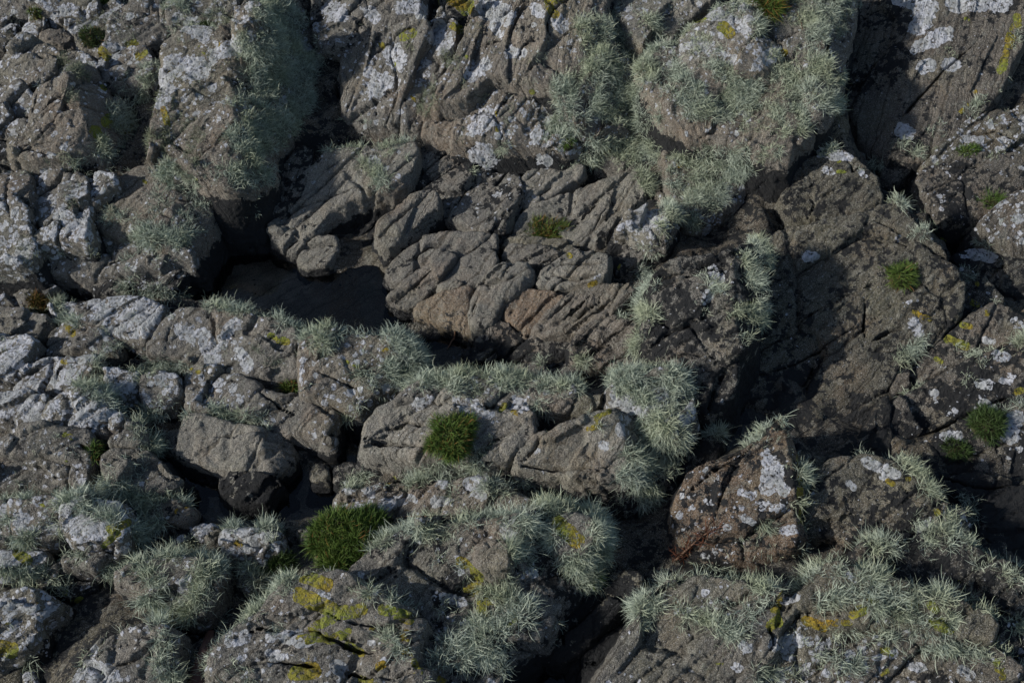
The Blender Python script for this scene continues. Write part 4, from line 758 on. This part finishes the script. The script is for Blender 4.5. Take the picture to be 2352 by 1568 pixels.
rock('boulder', 'blocky corner rock with a yellow and white stain on its right edge', .22, .12, .28, "1233,647 1245,622 1290,590 1320,568 1405,573 1404,605 1397,637 1350,652 1240,657", w=.04, tint='pale', br=[(1392, 655, 1400, 570, 1.0)], cr='1250,630 1330,640 1390,625|1270,610 1330,605 1395,600', g=40, fac=.55, grp=G6)
rock('boulder', 'orange-tinged block with a blunt lower tip', .17, .12, .28, "1160,692 1195,660 1270,666 1302,680 1262,717 1227,748 1210,752 1165,727", w=.0, tint='tan', g=40, fac=.55, grp=G6)
rock('slab', 'bundle of narrow slanting strips ending in a tufted tip', .18, .12, .28, "1225,752 1262,717 1302,685 1332,662 1400,655 1440,655 1464,670 1432,712 1390,737 1320,757 1240,767", w=.06, tint='warm', cr='1250,745 1310,690 1340,665|1275,750 1330,705 1370,665|1310,752 1345,710 1400,680', g=40, fac=.55, grp=G6)
rock('boulder', 'black-crusted wall rising from the pool under the orange-tinged block', .09, .05, .45, "1090,787 1140,737 1210,752 1302,762 1312,812 1180,832 1110,817", w=.0, b=.2, tint='grey', fac=.55, grp=G6)
rock('boulder', 'rounded brown boulder hung with tufts at the right end of the middle row', .18, .08, .3, "1315,782 1335,750 1410,728 1457,740 1462,787 1427,830 1370,837 1320,807", w=.15, tint='warm', b=.1, cr='1318,760 1350,770', fac=.55, grp=G6)
rock('slab', 'low flat ledge between the pool wall and the tuft ridge', .10, .0, .15, "1175,852 1190,838 1340,830 1347,850 1310,864 1180,864", w=.1, b=.15, fac=.55, grp=G6)
rock('boulder', 'dark cube-like rock with a hanging tuft on its right side', .18, .05, .3, "1405,562 1430,540 1480,543 1477,612 1420,627 1400,602", w=.02, b=.2, fac=.55, grp=G6)
rock('rock', 'flat brown stone lying in the narrow end of the pool', .065, 0, .1, "935,744 1020,755 1012,777 970,772", w=0, tint='dark', wet=.5, fac=.55, grp=G6)
rock('rock', 'dark stone at the narrow end of the pool, nearest the tuft ridge', .075, 0, .15, "1065,802 1140,805 1132,832 1075,832", w=0, b=.2, tint='dark', wet=.4, fac=.55, grp=G6)
# upper middle
G7 = 'big leaning faces at the top centre'
rock('boulder', 'dark rock face with pale rosettes at the top, right of the biggest hairy boulder', .38, .1, .25, "710,-60 978,-60 975,25 900,72 790,107 735,112 716,60", w=.35, cr='830,-40 850,30 800,90', b=.08, grp=G7)
rock('slab', 'tall lichen-spotted slab ending above the upper dark pool', .32, .1, .3, "790,112 900,72 972,32 987,60 962,130 927,215 917,282 830,292 790,257 783,180", w=.38, cr='975,50 900,90 840,140|862,230 865,285', br=[(820, 300, 815, 100, -.3)], g=60, grp=G7)
rock('slab', 'narrow slab standing between two deep vertical cracks at the top centre', .36, .1, .3, "920,232 950,150 985,72 1010,20 1047,45 1042,110 1012,180 987,242 967,287 920,287", w=.42, g=60, grp=G7)
rock('rock', 'dark yellow-splashed rock in the cleft at the top centre', .36, -.1, .2, "1008,-60 1102,-60 1092,50 1052,112 1030,62", w=.1, y=.45, b=.2, grp=G7)
rock('boulder', 'huge tilted rock face at the top centre whose right side is a curtain of tufts', .46, .12, .3, "1108,-60 1400,-60 1380,60 1440,130 1500,200 1522,270 1480,292 1340,300 1280,200 1140,170 1060,235 1000,240 1022,180 1062,110", w=.38, tint='warm', br=[(1262, 330, 1352, 40, .65)], cr='1180,160 1195,110 1240,95|1070,110 1110,100 1180,80', rough=1.2, g=60, grp=G7)
rock('boulder', 'white-flecked lower block of the huge tilted face, split by a forked crack', .36, .12, .3, "1042,327 1038,300 1065,240 1140,168 1290,158 1360,170 1380,250 1360,320 1290,328", w=.55, tint='warm', br=[(1280, 330, 1310, 160, .6)], cr='1070,260 1130,265 1155,320|1155,320 1140,280 1190,235|1190,300 1240,280', g=60, grp=G7)
rock('rock', 'brown cracked block at the lower left foot of the huge tilted face', .30, .12, .25, "972,297 985,250 1025,220 1057,245 1047,322 1000,317", w=.2, tint='warm', cr='985,270 1020,285|1027,225 1030,290', grp=G7)
rock('boulder', 'shaggy boulder on the top edge between the huge face and the smooth dome', .48, .0, .2, "1412,-60 1645,-60 1642,0 1572,40 1542,92 1500,130 1450,80 1410,20", w=.3, tint='pale', lich=.9, grp=G7)
rock('boulder', 'smooth pale dome with an orange stain, ringed by tufts', .54, .08, .22, "1562,82 1590,42 1640,17 1700,10 1732,30 1787,92 1812,130 1755,170 1690,192 1600,172 1560,130", w=.45, tint='pale', rnd=.05, br=[(1760, 190, 1700, 0, .45)], grp=G7)
rock('boulder', 'largest tuft-smothered boulder overhanging the dark slot, upper right of centre', .44, .04, .25, "1470,142 1540,100 1600,170 1700,190 1790,168 1840,158 1882,240 1872,312 1800,350 1740,335 1700,318 1600,298 1540,262 1490,202", w=.3, tint='warm', br=[(1830, 360, 1790, 150, .6)], rough=1.3, grp=G7)
rock('boulder', 'tall tuft-covered shoulder beside the dark cleft on the upper right', .52, .0, .2, "1740,-60 1985,-60 1962,40 1937,130 1932,200 1902,262 1870,250 1830,150 1790,90 1740,30", w=.3, br=[(1880, 280, 1930, -60, .9)], grp=G7)
rock('boulder', 'tufted rock shelf below the dark slot, reaching down to the shadow', .24, .0, .30, "1520,347 1560,340 1680,345 1780,345 1842,340 1802,400 1742,412 1682,472 1592,522 1530,482 1510,420 1530,380", w=.45, br=[(1600, 530, 1800, 330, .5)], tint='warm', grp=G7)
rock('rock', 'pale rock with white spots and a hairy right end, above the cube-like rock', .26, .05, .25, "1410,532 1430,500 1475,475 1530,462 1552,490 1532,542 1490,547 1440,522", w=.5, tint='pale', grp=G7)
# right
G8 = 'large shaded slabs on the right'
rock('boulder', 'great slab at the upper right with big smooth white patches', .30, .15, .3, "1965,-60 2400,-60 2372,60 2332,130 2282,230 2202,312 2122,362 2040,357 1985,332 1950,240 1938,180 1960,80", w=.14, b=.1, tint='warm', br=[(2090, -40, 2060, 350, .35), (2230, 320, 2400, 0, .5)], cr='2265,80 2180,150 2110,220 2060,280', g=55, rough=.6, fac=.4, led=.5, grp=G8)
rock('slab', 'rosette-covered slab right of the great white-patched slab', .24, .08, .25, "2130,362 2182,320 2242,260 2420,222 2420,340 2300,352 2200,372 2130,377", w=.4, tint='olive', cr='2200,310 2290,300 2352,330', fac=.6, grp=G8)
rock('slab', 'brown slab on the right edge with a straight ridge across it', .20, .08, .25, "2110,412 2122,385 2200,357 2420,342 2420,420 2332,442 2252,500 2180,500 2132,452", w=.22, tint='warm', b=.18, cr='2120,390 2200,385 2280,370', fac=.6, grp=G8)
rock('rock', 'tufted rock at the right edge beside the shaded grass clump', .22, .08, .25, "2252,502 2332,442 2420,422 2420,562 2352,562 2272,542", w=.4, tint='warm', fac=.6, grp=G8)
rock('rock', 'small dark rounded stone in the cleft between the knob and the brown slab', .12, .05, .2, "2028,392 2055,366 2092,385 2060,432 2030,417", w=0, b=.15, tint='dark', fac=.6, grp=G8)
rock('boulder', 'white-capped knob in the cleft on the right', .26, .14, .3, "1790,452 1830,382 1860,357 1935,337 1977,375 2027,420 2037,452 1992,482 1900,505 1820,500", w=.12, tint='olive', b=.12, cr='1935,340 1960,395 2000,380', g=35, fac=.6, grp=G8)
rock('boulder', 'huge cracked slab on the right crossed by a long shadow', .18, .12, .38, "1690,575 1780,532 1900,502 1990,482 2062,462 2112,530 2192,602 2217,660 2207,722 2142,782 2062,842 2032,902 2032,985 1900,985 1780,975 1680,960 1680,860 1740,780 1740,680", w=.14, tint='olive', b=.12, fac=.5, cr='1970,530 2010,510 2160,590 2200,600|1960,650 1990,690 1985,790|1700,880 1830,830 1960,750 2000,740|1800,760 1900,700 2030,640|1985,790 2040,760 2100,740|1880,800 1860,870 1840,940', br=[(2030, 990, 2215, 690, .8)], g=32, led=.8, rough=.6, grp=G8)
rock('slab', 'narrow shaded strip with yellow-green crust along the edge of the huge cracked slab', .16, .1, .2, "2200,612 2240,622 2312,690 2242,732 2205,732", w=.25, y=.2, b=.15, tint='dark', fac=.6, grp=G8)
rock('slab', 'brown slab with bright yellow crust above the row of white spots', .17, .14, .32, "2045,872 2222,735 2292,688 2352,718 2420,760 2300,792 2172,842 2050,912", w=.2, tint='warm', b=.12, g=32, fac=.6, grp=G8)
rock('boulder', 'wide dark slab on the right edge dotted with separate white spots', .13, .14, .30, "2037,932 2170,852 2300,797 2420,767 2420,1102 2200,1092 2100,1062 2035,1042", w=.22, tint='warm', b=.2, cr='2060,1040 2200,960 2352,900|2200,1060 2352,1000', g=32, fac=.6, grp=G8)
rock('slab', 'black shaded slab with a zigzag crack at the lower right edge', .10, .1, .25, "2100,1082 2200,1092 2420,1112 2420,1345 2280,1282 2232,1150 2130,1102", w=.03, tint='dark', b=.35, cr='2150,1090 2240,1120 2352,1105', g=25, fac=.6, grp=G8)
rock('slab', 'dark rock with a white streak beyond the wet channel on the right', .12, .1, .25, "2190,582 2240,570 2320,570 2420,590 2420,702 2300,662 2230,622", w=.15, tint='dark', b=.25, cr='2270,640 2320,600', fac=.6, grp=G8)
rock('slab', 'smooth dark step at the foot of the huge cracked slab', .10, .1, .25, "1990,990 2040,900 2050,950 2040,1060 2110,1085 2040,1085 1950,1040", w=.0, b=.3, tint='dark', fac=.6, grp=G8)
G9 = 'angular rocks of the lower right'
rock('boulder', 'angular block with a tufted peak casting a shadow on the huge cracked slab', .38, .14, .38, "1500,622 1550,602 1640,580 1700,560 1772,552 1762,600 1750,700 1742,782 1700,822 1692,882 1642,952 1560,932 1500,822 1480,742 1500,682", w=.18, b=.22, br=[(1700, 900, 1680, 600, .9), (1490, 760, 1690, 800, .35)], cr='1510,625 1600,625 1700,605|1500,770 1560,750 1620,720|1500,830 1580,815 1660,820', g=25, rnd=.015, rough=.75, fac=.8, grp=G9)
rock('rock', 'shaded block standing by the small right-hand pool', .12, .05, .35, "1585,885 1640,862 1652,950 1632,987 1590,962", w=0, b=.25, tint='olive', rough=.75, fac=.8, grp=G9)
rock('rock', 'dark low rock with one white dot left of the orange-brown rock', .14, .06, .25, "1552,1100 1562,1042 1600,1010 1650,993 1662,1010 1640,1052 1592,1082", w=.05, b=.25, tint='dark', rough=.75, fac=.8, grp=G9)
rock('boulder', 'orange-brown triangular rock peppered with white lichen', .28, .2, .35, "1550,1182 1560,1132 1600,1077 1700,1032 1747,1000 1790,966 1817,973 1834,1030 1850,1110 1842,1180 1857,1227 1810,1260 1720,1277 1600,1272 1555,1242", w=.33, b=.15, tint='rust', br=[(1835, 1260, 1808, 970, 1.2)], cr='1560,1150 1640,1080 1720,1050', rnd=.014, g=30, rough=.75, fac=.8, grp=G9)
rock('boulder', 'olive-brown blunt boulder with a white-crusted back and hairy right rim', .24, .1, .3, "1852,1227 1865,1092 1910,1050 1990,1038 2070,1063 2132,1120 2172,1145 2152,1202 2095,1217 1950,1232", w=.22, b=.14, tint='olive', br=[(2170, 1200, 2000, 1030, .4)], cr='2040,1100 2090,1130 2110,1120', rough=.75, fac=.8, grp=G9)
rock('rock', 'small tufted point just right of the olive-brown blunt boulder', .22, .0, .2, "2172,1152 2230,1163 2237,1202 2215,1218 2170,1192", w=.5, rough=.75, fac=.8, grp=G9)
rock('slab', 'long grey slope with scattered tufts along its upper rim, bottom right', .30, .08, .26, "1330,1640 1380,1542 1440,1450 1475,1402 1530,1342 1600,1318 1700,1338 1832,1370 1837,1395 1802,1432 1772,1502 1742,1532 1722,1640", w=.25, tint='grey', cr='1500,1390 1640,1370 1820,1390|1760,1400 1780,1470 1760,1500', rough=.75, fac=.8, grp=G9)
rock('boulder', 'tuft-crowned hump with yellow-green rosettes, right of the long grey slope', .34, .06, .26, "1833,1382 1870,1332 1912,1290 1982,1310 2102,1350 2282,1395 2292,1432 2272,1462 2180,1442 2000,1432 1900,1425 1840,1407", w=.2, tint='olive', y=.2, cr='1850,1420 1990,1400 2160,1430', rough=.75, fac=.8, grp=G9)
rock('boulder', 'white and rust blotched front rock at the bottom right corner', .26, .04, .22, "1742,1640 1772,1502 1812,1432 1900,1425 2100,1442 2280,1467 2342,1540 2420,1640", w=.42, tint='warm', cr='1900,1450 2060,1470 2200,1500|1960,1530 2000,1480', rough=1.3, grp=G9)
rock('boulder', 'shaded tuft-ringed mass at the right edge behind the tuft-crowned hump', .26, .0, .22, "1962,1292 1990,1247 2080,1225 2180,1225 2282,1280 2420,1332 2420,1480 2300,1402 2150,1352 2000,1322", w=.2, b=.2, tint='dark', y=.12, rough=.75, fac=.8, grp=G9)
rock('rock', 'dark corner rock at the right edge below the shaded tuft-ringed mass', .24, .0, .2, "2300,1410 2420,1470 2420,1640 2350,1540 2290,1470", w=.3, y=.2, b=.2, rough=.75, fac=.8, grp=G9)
print('rocks', rock_n, 'quads', STATS, 'time', time.time()-T0)

def build_floor():
    xs, ys = BXS, BYS
    X, Y = np.meshgrid(xs, ys, indexing='ij'); sh = X.shape
    p = np.stack([X.ravel(), Y.ravel(), np.zeros(X.size)], 1)
    V = to_v(p)
    M = np.isfinite(BH).astype(float); H0 = np.where(M > 0, BH, 0)
    def blur(A, s):
        k = np.exp(-.5*(np.arange(-3*s, 3*s+1)/s)**2); k /= k.sum()
        A = np.apply_along_axis(lambda a: np.convolve(a, k, 'same'), 0, A)
        return np.apply_along_axis(lambda a: np.convolve(a, k, 'same'), 1, A)
    far = blur(H0, 18)/np.maximum(blur(M, 18), 1e-4); far = np.where(blur(M, 18) > 1e-3, far, .15)
    m1 = blur(M, 4); near = (blur(H0, 4)+far*.05)/(m1+.05)
    z = np.minimum(near - .085, np.where(M > 0, BH-.06, 9)); z = np.maximum(z, LEVEL+.03).ravel()
    z = z + fbm(p, 9, 4)*.022 + facets(p+.03, .09)*.3
    out = np.maximum(np.abs(V[:, 0]-1176)/1400, np.abs(V[:, 1]-784)/980)
    z += sst(.95, 1.35, out)*(.13 + .18*facets(p+9, .5)*2 + .1*fbm(p+3, 1.7, 3))
    for P in POOLS:
        d = poly_sd(p[:, 0], p[:, 1], on_z(P, LEVEL))
        z += (LEVEL-.05 + fbm(p+5, 7, 3)*.022 + facets(p*np.array([.6, 1, 1])+2, .12)*.3 - z)*sst(.05, -.03, d)
    p[:, 2] = z
    I = np.arange(X.size).reshape(sh)
    q = np.stack([I[:-1, :-1], I[1:, :-1], I[1:, 1:], I[:-1, 1:]], -1).reshape(-1, 4)
    n = vnormals(p, q)
    p = p + n*(fbm(p, 30, 3)*.006)[:, None]
    gr = np.stack([np.full(len(p), .15)*sst(.1, .2, z)+.5*sst(0, -.03, z-LEVEL)*(vnoise(p*3+2) > -.1), np.zeros(len(p)), np.full(len(p), .22)*sst(-.01, .03, z-LEVEL), sst(.12, .02, z)], 1)
    base = np.array((.13, .11, .08)) + sst(0, -.03, z-LEVEL)[:, None]*np.array((.42, .41, .38))*(.35+.65*sst(-.15, .15, vnoise(p*6)+.5*vnoise(p*21)))[:, None]*np.where(vnoise(p*3.3+6)[:, None] > .1, np.array((1.0, .72, .45)), 1.)
    o = mesh_obj('ground', p, q, ROCK, None, (0, 0, 0), {'growth': gr, 'tint': np.concatenate([base, (p[:, 1:2]*.8+p[:, 0:1]*-.5+5)], 1)}); o['kind'] = 'structure'
build_floor()
# ---------------------------------------------------------------- plants, twigs, driftwood
from mathutils.bvhtree import BVHTree
dg = bpy.context.evaluated_depsgraph_get(); dg.update()
def ground_at(vx, vy):                                     # surface seen along a line of sight
    d = rays([(vx, vy)])[0]
    ok, loc, n, i, ob, _ = sc.ray_cast(dg, mathutils.Vector(cam.location), mathutils.Vector(d).normalized())
    while ok and ob.name.startswith(('lichen_tufts', 'water')):
        ok, loc, n, i, ob, _ = sc.ray_cast(dg, loc + mathutils.Vector(d).normalized()*.002, mathutils.Vector(d).normalized())
    return np.array(loc), np.array(n)
def dirt_mat():
    m, N, L, P = newmat('brown_root_mat'); co = N.new('ShaderNodeNewGeometry').outputs['Position']
    n = tex_noise(N, L, co, 120, 4, .7).outputs['Fac']
    L.new(mixc(N, L, n, (.02, .016, .01), (.07, .06, .025)), P.inputs['Base Color']); P.inputs['Roughness'].default_value = 1
    return m
ROOT = dirt_mat()
def cushion(name, label, cat, vx, vy, rx, ry, height, n, mat, length, width=.0020, seed=1, dome=1., grp=None, spread=.75, red=0):
    c, nn = ground_at(vx, vy)
    sx = math.hypot(*(on_z([(vx+rx, vy)], c[2])[0]-on_z([(vx, vy)], c[2])[0]))
    sy = sx*ry/rx*1.25
    r = np.random.default_rng(seed)
    root = bpy.data.objects.new(name, None); C.objects.link(root); root.location = c
    label_(root, label, cat, grp)
    # mound of old growth
    nu, nv = 28, 10
    th = np.linspace(0, 2*np.pi, nu, endpoint=False); ph = np.linspace(0, 1, nv)
    T, Pp = np.meshgrid(th, ph, indexing='ij')
    rad = np.sin(Pp*np.pi/2)
    v = np.stack([np.cos(T)*rad*sx, np.sin(T)*rad*sy, height*np.cos(Pp*np.pi/2) - .03*Pp], -1).reshape(-1, 3)*.86
    v += (fbm(v+seed, 25, 2)*.012)[:, None]
    v += c + np.array([0, 0, -.004])
    I = np.arange(nu*nv).reshape(nu, nv); J = np.roll(I, -1, 0)
    q = np.stack([I[:, :-1], I[:, 1:], J[:, 1:], J[:, :-1]], -1).reshape(-1, 4)
    mesh_obj('root_mound', v, q, ROOT, root, c)
    # leaves over the dome
    a = r.random(n)*2*np.pi; pr = r.random(n)**.5
    z = np.cos(pr*np.pi/2); s = np.sin(pr*np.pi/2)
    edge = 1 + .45*vnoise(np.stack([np.cos(a)*2.2+seed, np.sin(a)*2.2, a*0], 1))
    P0 = np.stack([np.cos(a)*s*sx*.82*edge, np.sin(a)*s*sy*.82*edge, height*z*.85], 1) + c
    P0 += (vnoise(P0*22)*.016)[:, None]*np.array([0, 0, 1.])
    D = np.stack([np.cos(a)*s*dome, np.sin(a)*s*dome, .55+z*.6], 1) + r.normal(size=(n, 3))*spread
    V, F, cc = ribbons(P0, D, length*r.uniform(.6, 1.2, n), width*r.uniform(.7, 1.3, n), 3, .6, .35, seed, .5)
    clump = np.clip(.5+.5*vnoise(P0*30), 0, 1)
    hi = np.clip(clump*.8 + .5*r.random(n)-.2, 0, 1)
    cc[:, 1] = np.repeat(hi, 8)
    o = mesh_obj('leaves', V, F, mat, root, c, {'strand': cc}); o['kind'] = 'stuff'
    if red:
        k = r.choice(n, int(n*red), replace=False)
        V, F, cc = ribbons(P0[k], D[k], length*r.uniform(.8, 1.3, len(k)), width*r.uniform(.7, 1.2, len(k)), 3, .7, .3, seed+5, .5)
        o = mesh_obj('dry_leaves', V, F, GRASS_R, root, c, {'strand': cc}); o['kind'] = 'stuff'; o['label'] = 'withered reddish brown leaves'
    return root
TH = 'thrift cushions rooted in the rock joints'
cushion('thrift_cushion', 'large round bright green cushion plant on the pale rock', 'cushion plant', 1037, 1000, 46, 48, .05, 3400, GRASS, .034, seed=1, grp=TH, red=.12)
cushion('thrift_cushion', 'round green cushion plant on the huge cracked slab at the right', 'cushion plant', 2064, 636, 32, 24, .045, 1000, GRASS, .030, seed=2, grp=TH, red=.05)
cushion('thrift_cushion', 'shaded dark green cushion beside white patches at the right edge', 'cushion plant', 2267, 978, 36, 30, .06, 1400, GRASS_D, .032, seed=3, grp=TH)
cushion('thrift_cushion', 'smaller shaded green tuft below the dark cushion on the right', 'cushion plant', 2195, 1032, 24, 18, .03, 500, GRASS_D, .030, seed=4, grp=TH)
cushion('thrift_cushion', 'dark green cushion on the broad boulder at the upper left', 'cushion plant', 214, 92, 26, 20, .05, 900, GRASS_D, .022, seed=5, grp=TH, red=.1)
GR = 'clumps of grass growing between the rocks'
cushion('grass_clump', 'grass clump with reddish tips in the middle outcrop', 'grass clump', 1257, 535, 42, 20, .03, 1300, GRASS, .042, seed=6, dome=.8, grp=GR, red=.35)
cushion('grass_patch', 'largest soft green grass patch above the yellow-crusted boulder', 'grass patch', 806, 1258, 100, 68, .05, 8000, GRASS, .040, seed=7, dome=.4, grp=GR, red=.05)
cushion('grass_clump', 'small green grass clump at the right end of the long tilted slab', 'grass clump', 674, 882, 24, 18, .025, 500, GRASS, .032, seed=8, dome=.8, grp=GR, red=.25)
cushion('grass_clump', 'small green clump in the joint beside the square-cut slab', 'grass clump', 218, 1035, 13, 18, .02, 350, GRASS, .026, seed=9, dome=.8, grp=GR, red=.1)
cushion('grass_clump', 'shaded green grass tuft on the brown slab at the right edge', 'grass clump', 2282, 465, 26, 20, .025, 500, GRASS, .036, seed=10, dome=.8, grp=GR)
cushion('grass_clump', 'thin line of short grass below the rosette-covered slab', 'grass clump', 2225, 348, 32, 9, .012, 350, GRASS, .022, seed=11, dome=.5, grp=GR)
cushion('grass_clump', 'tiny grass sprig in the joint at the upper left', 'grass clump', 82, 32, 15, 12, .02, 260, GRASS, .024, seed=12, dome=.8, grp=GR, red=.3)
cushion('grass_clump', 'bright grass clump on the top edge left of the broad boulder', 'grass clump', 232, 0, 24, 10, .02, 400, GRASS, .03, seed=13, dome=.7, grp=GR)
cushion('grass_clump', 'long yellowish grass hanging at the top between dome and tufted shoulder', 'grass clump', 1768, 8, 30, 34, .04, 1100, GRASS, .06, seed=14, dome=.6, grp=GR, red=.3)
cushion('grass_clump', 'reddish grass sprig on the left terrace', 'grass clump', 90, 692, 19, 9, .015, 300, GRASS_R, .034, seed=15, dome=.9, grp=GR, red=.5)
cushion('grass_clump', 'small star-like green plant right of the tufted bottom boulder', 'grass clump', 1358, 1328, 16, 14, .02, 220, GRASS, .03, seed=16, dome=1.1, grp=GR)
cushion('grass_clump', 'dark green grass in the hollow left of the large grass patch', 'grass clump', 640, 1292, 34, 18, .02, 800, GRASS_D, .032, seed=17, dome=.6, grp=GR)
cushion('grass_clump', 'little green blades at the left end of the fringed ledge', 'grass clump', 1300, 330, 18, 7, .012, 160, GRASS, .028, seed=18, dome=1.0, grp=GR)
cushion('moss_patch', 'low green moss between tufts behind the biggest hairy boulder', 'moss', 475, 58, 28, 10, .01, 700, GRASS_D, .012, seed=19, dome=.5)

def tube(name, label, cat, P, R, mat, seg=8, flat=1.0):
    P = np.array(P, float); n = len(P); V = []
    T = np.gradient(P, axis=0); T /= np.linalg.norm(T, axis=1, keepdims=True)
    for i in range(n):
        a = np.cross(T[i], (0, 0, 1)); a /= max(np.linalg.norm(a), 1e-6); b = np.cross(a, T[i])
        for k in range(seg):
            t = 2*math.pi*k/seg; V.append(P[i] + R[i]*(math.cos(t)*a + math.sin(t)*b*flat))
    F = [[i*seg+k, i*seg+(k+1) % seg, (i+1)*seg+(k+1) % seg, (i+1)*seg+k] for i in range(n-1) for k in range(seg)]
    o = mesh_obj(name, np.array(V), np.array(F), mat, None, P[0])
    if label: label_(o, label, cat)
    return o
def simple(name, c1, c2, sc_, rough=.7):
    m, N, L, P = newmat(name); co = N.new('ShaderNodeNewGeometry').outputs['Position']
    n = tex_noise(N, L, co, sc_, 5, .65).outputs['Fac']
    L.new(mixc(N, L, n, c1, c2), P.inputs['Base Color']); P.inputs['Roughness'].default_value = rough
    return m
STALK = simple('brown_kelp_stalk', (.09, .045, .025), (.17, .10, .06), 90)
def draped(vp, lift=.006, n=24, seed=0):
    vp = np.array(vp, float); t = np.linspace(0, len(vp)-1, n); i = np.minimum(t.astype(int), len(vp)-2); f = (t-i)[:, None]
    q = vp[i]*(1-f)+vp[i+1]*f
    out = []
    for a in q:
        p, _ = ground_at(*a); p[2] = max(p[2], LEVEL)+lift; out.append(p)
    out = np.array(out); k = np.ones(5)/5
    for _ in range(2):
        pad = np.concatenate([out[:1]]*2+[out]+[out[-1:]]*2)
        out = np.stack([np.convolve(pad[:, a], k, 'valid') for a in range(3)], 1)
    return out
P = draped([(1046, 758), (1044, 785), (1036, 805), (1028, 818)])
tube('kelp_stalk', 'curved brown stalk lying across the narrow pool', 'seaweed', P, np.linspace(.004, .002, len(P)), STALK)
P = draped([(905, 1195), (935, 1188), (980, 1190), (1040, 1188), (1100, 1192)], .012)
tube('dry_stem', 'thin reddish stem bent over the joint right of the large grass patch', 'stem', P, np.linspace(.0016, .001, len(P)), STALK, 6)
P = draped([(1825, 35), (1838, 60), (1841, 85)], .02, 12)
tube('dry_stem', 'fine pink stem hanging on the tufted shoulder at the upper right', 'stem', P, np.linspace(.0015, .001, len(P)), STALK, 6)
# driftwood plank in the bottom left hollow
WOOD = simple('dark_red_wood', (.05, .022, .016), (.11, .05, .035), 60, .6)
P = draped([(488, 1440), (476, 1490), (462, 1540), (455, 1600)], .01, 14)
tube('driftwood', 'dark red strip of driftwood in the bottom left hollow', 'driftwood', P, np.linspace(.010, .036, len(P)), WOOD, 10, .35)
# dried red weed against the foot of the orange-brown rock
def dried_weed():
    c, _ = ground_at(1580, 1262); c[2] = max(c[2], .02)
    root = bpy.data.objects.new('dried_weed', None); C.objects.link(root); root.location = c
    label_(root, 'branching dried red weed at the foot of the orange-brown rock', 'seaweed')
    r = np.random.default_rng(5); n = 150
    ends = [ground_at(x, y)[0] for x, y in ((1550, 1290), (1580, 1262), (1610, 1235), (1640, 1218))]
    P = np.array([e + (0, 0, .012) for e in ends])
    t = np.linspace(0, 3, 20); i = np.minimum(t.astype(int), 2); f = (t-i)[:, None]; Q = P[i]*(1-f)+P[i+1]*f
    o = tube('stem', None, None, Q, np.linspace(.004, .002, 20), STALK, 6); o.location = tuple(Q[0]-c); o.parent = root
    b = Q[r.integers(0, 20, n)] + r.normal(size=(n, 3))*.006
    V, F, cc = ribbons(b, r.normal(size=(n, 3))+(0, 0, .6), r.uniform(.02, .06, n), np.full(n, .0022), 4, .8, .1, 3)
    s = mesh_obj('twigs', V, F, TWIG, root, c, {'strand': cc}); s['kind'] = 'stuff'
dried_weed()
print('done', STATS, time.time()-T0)
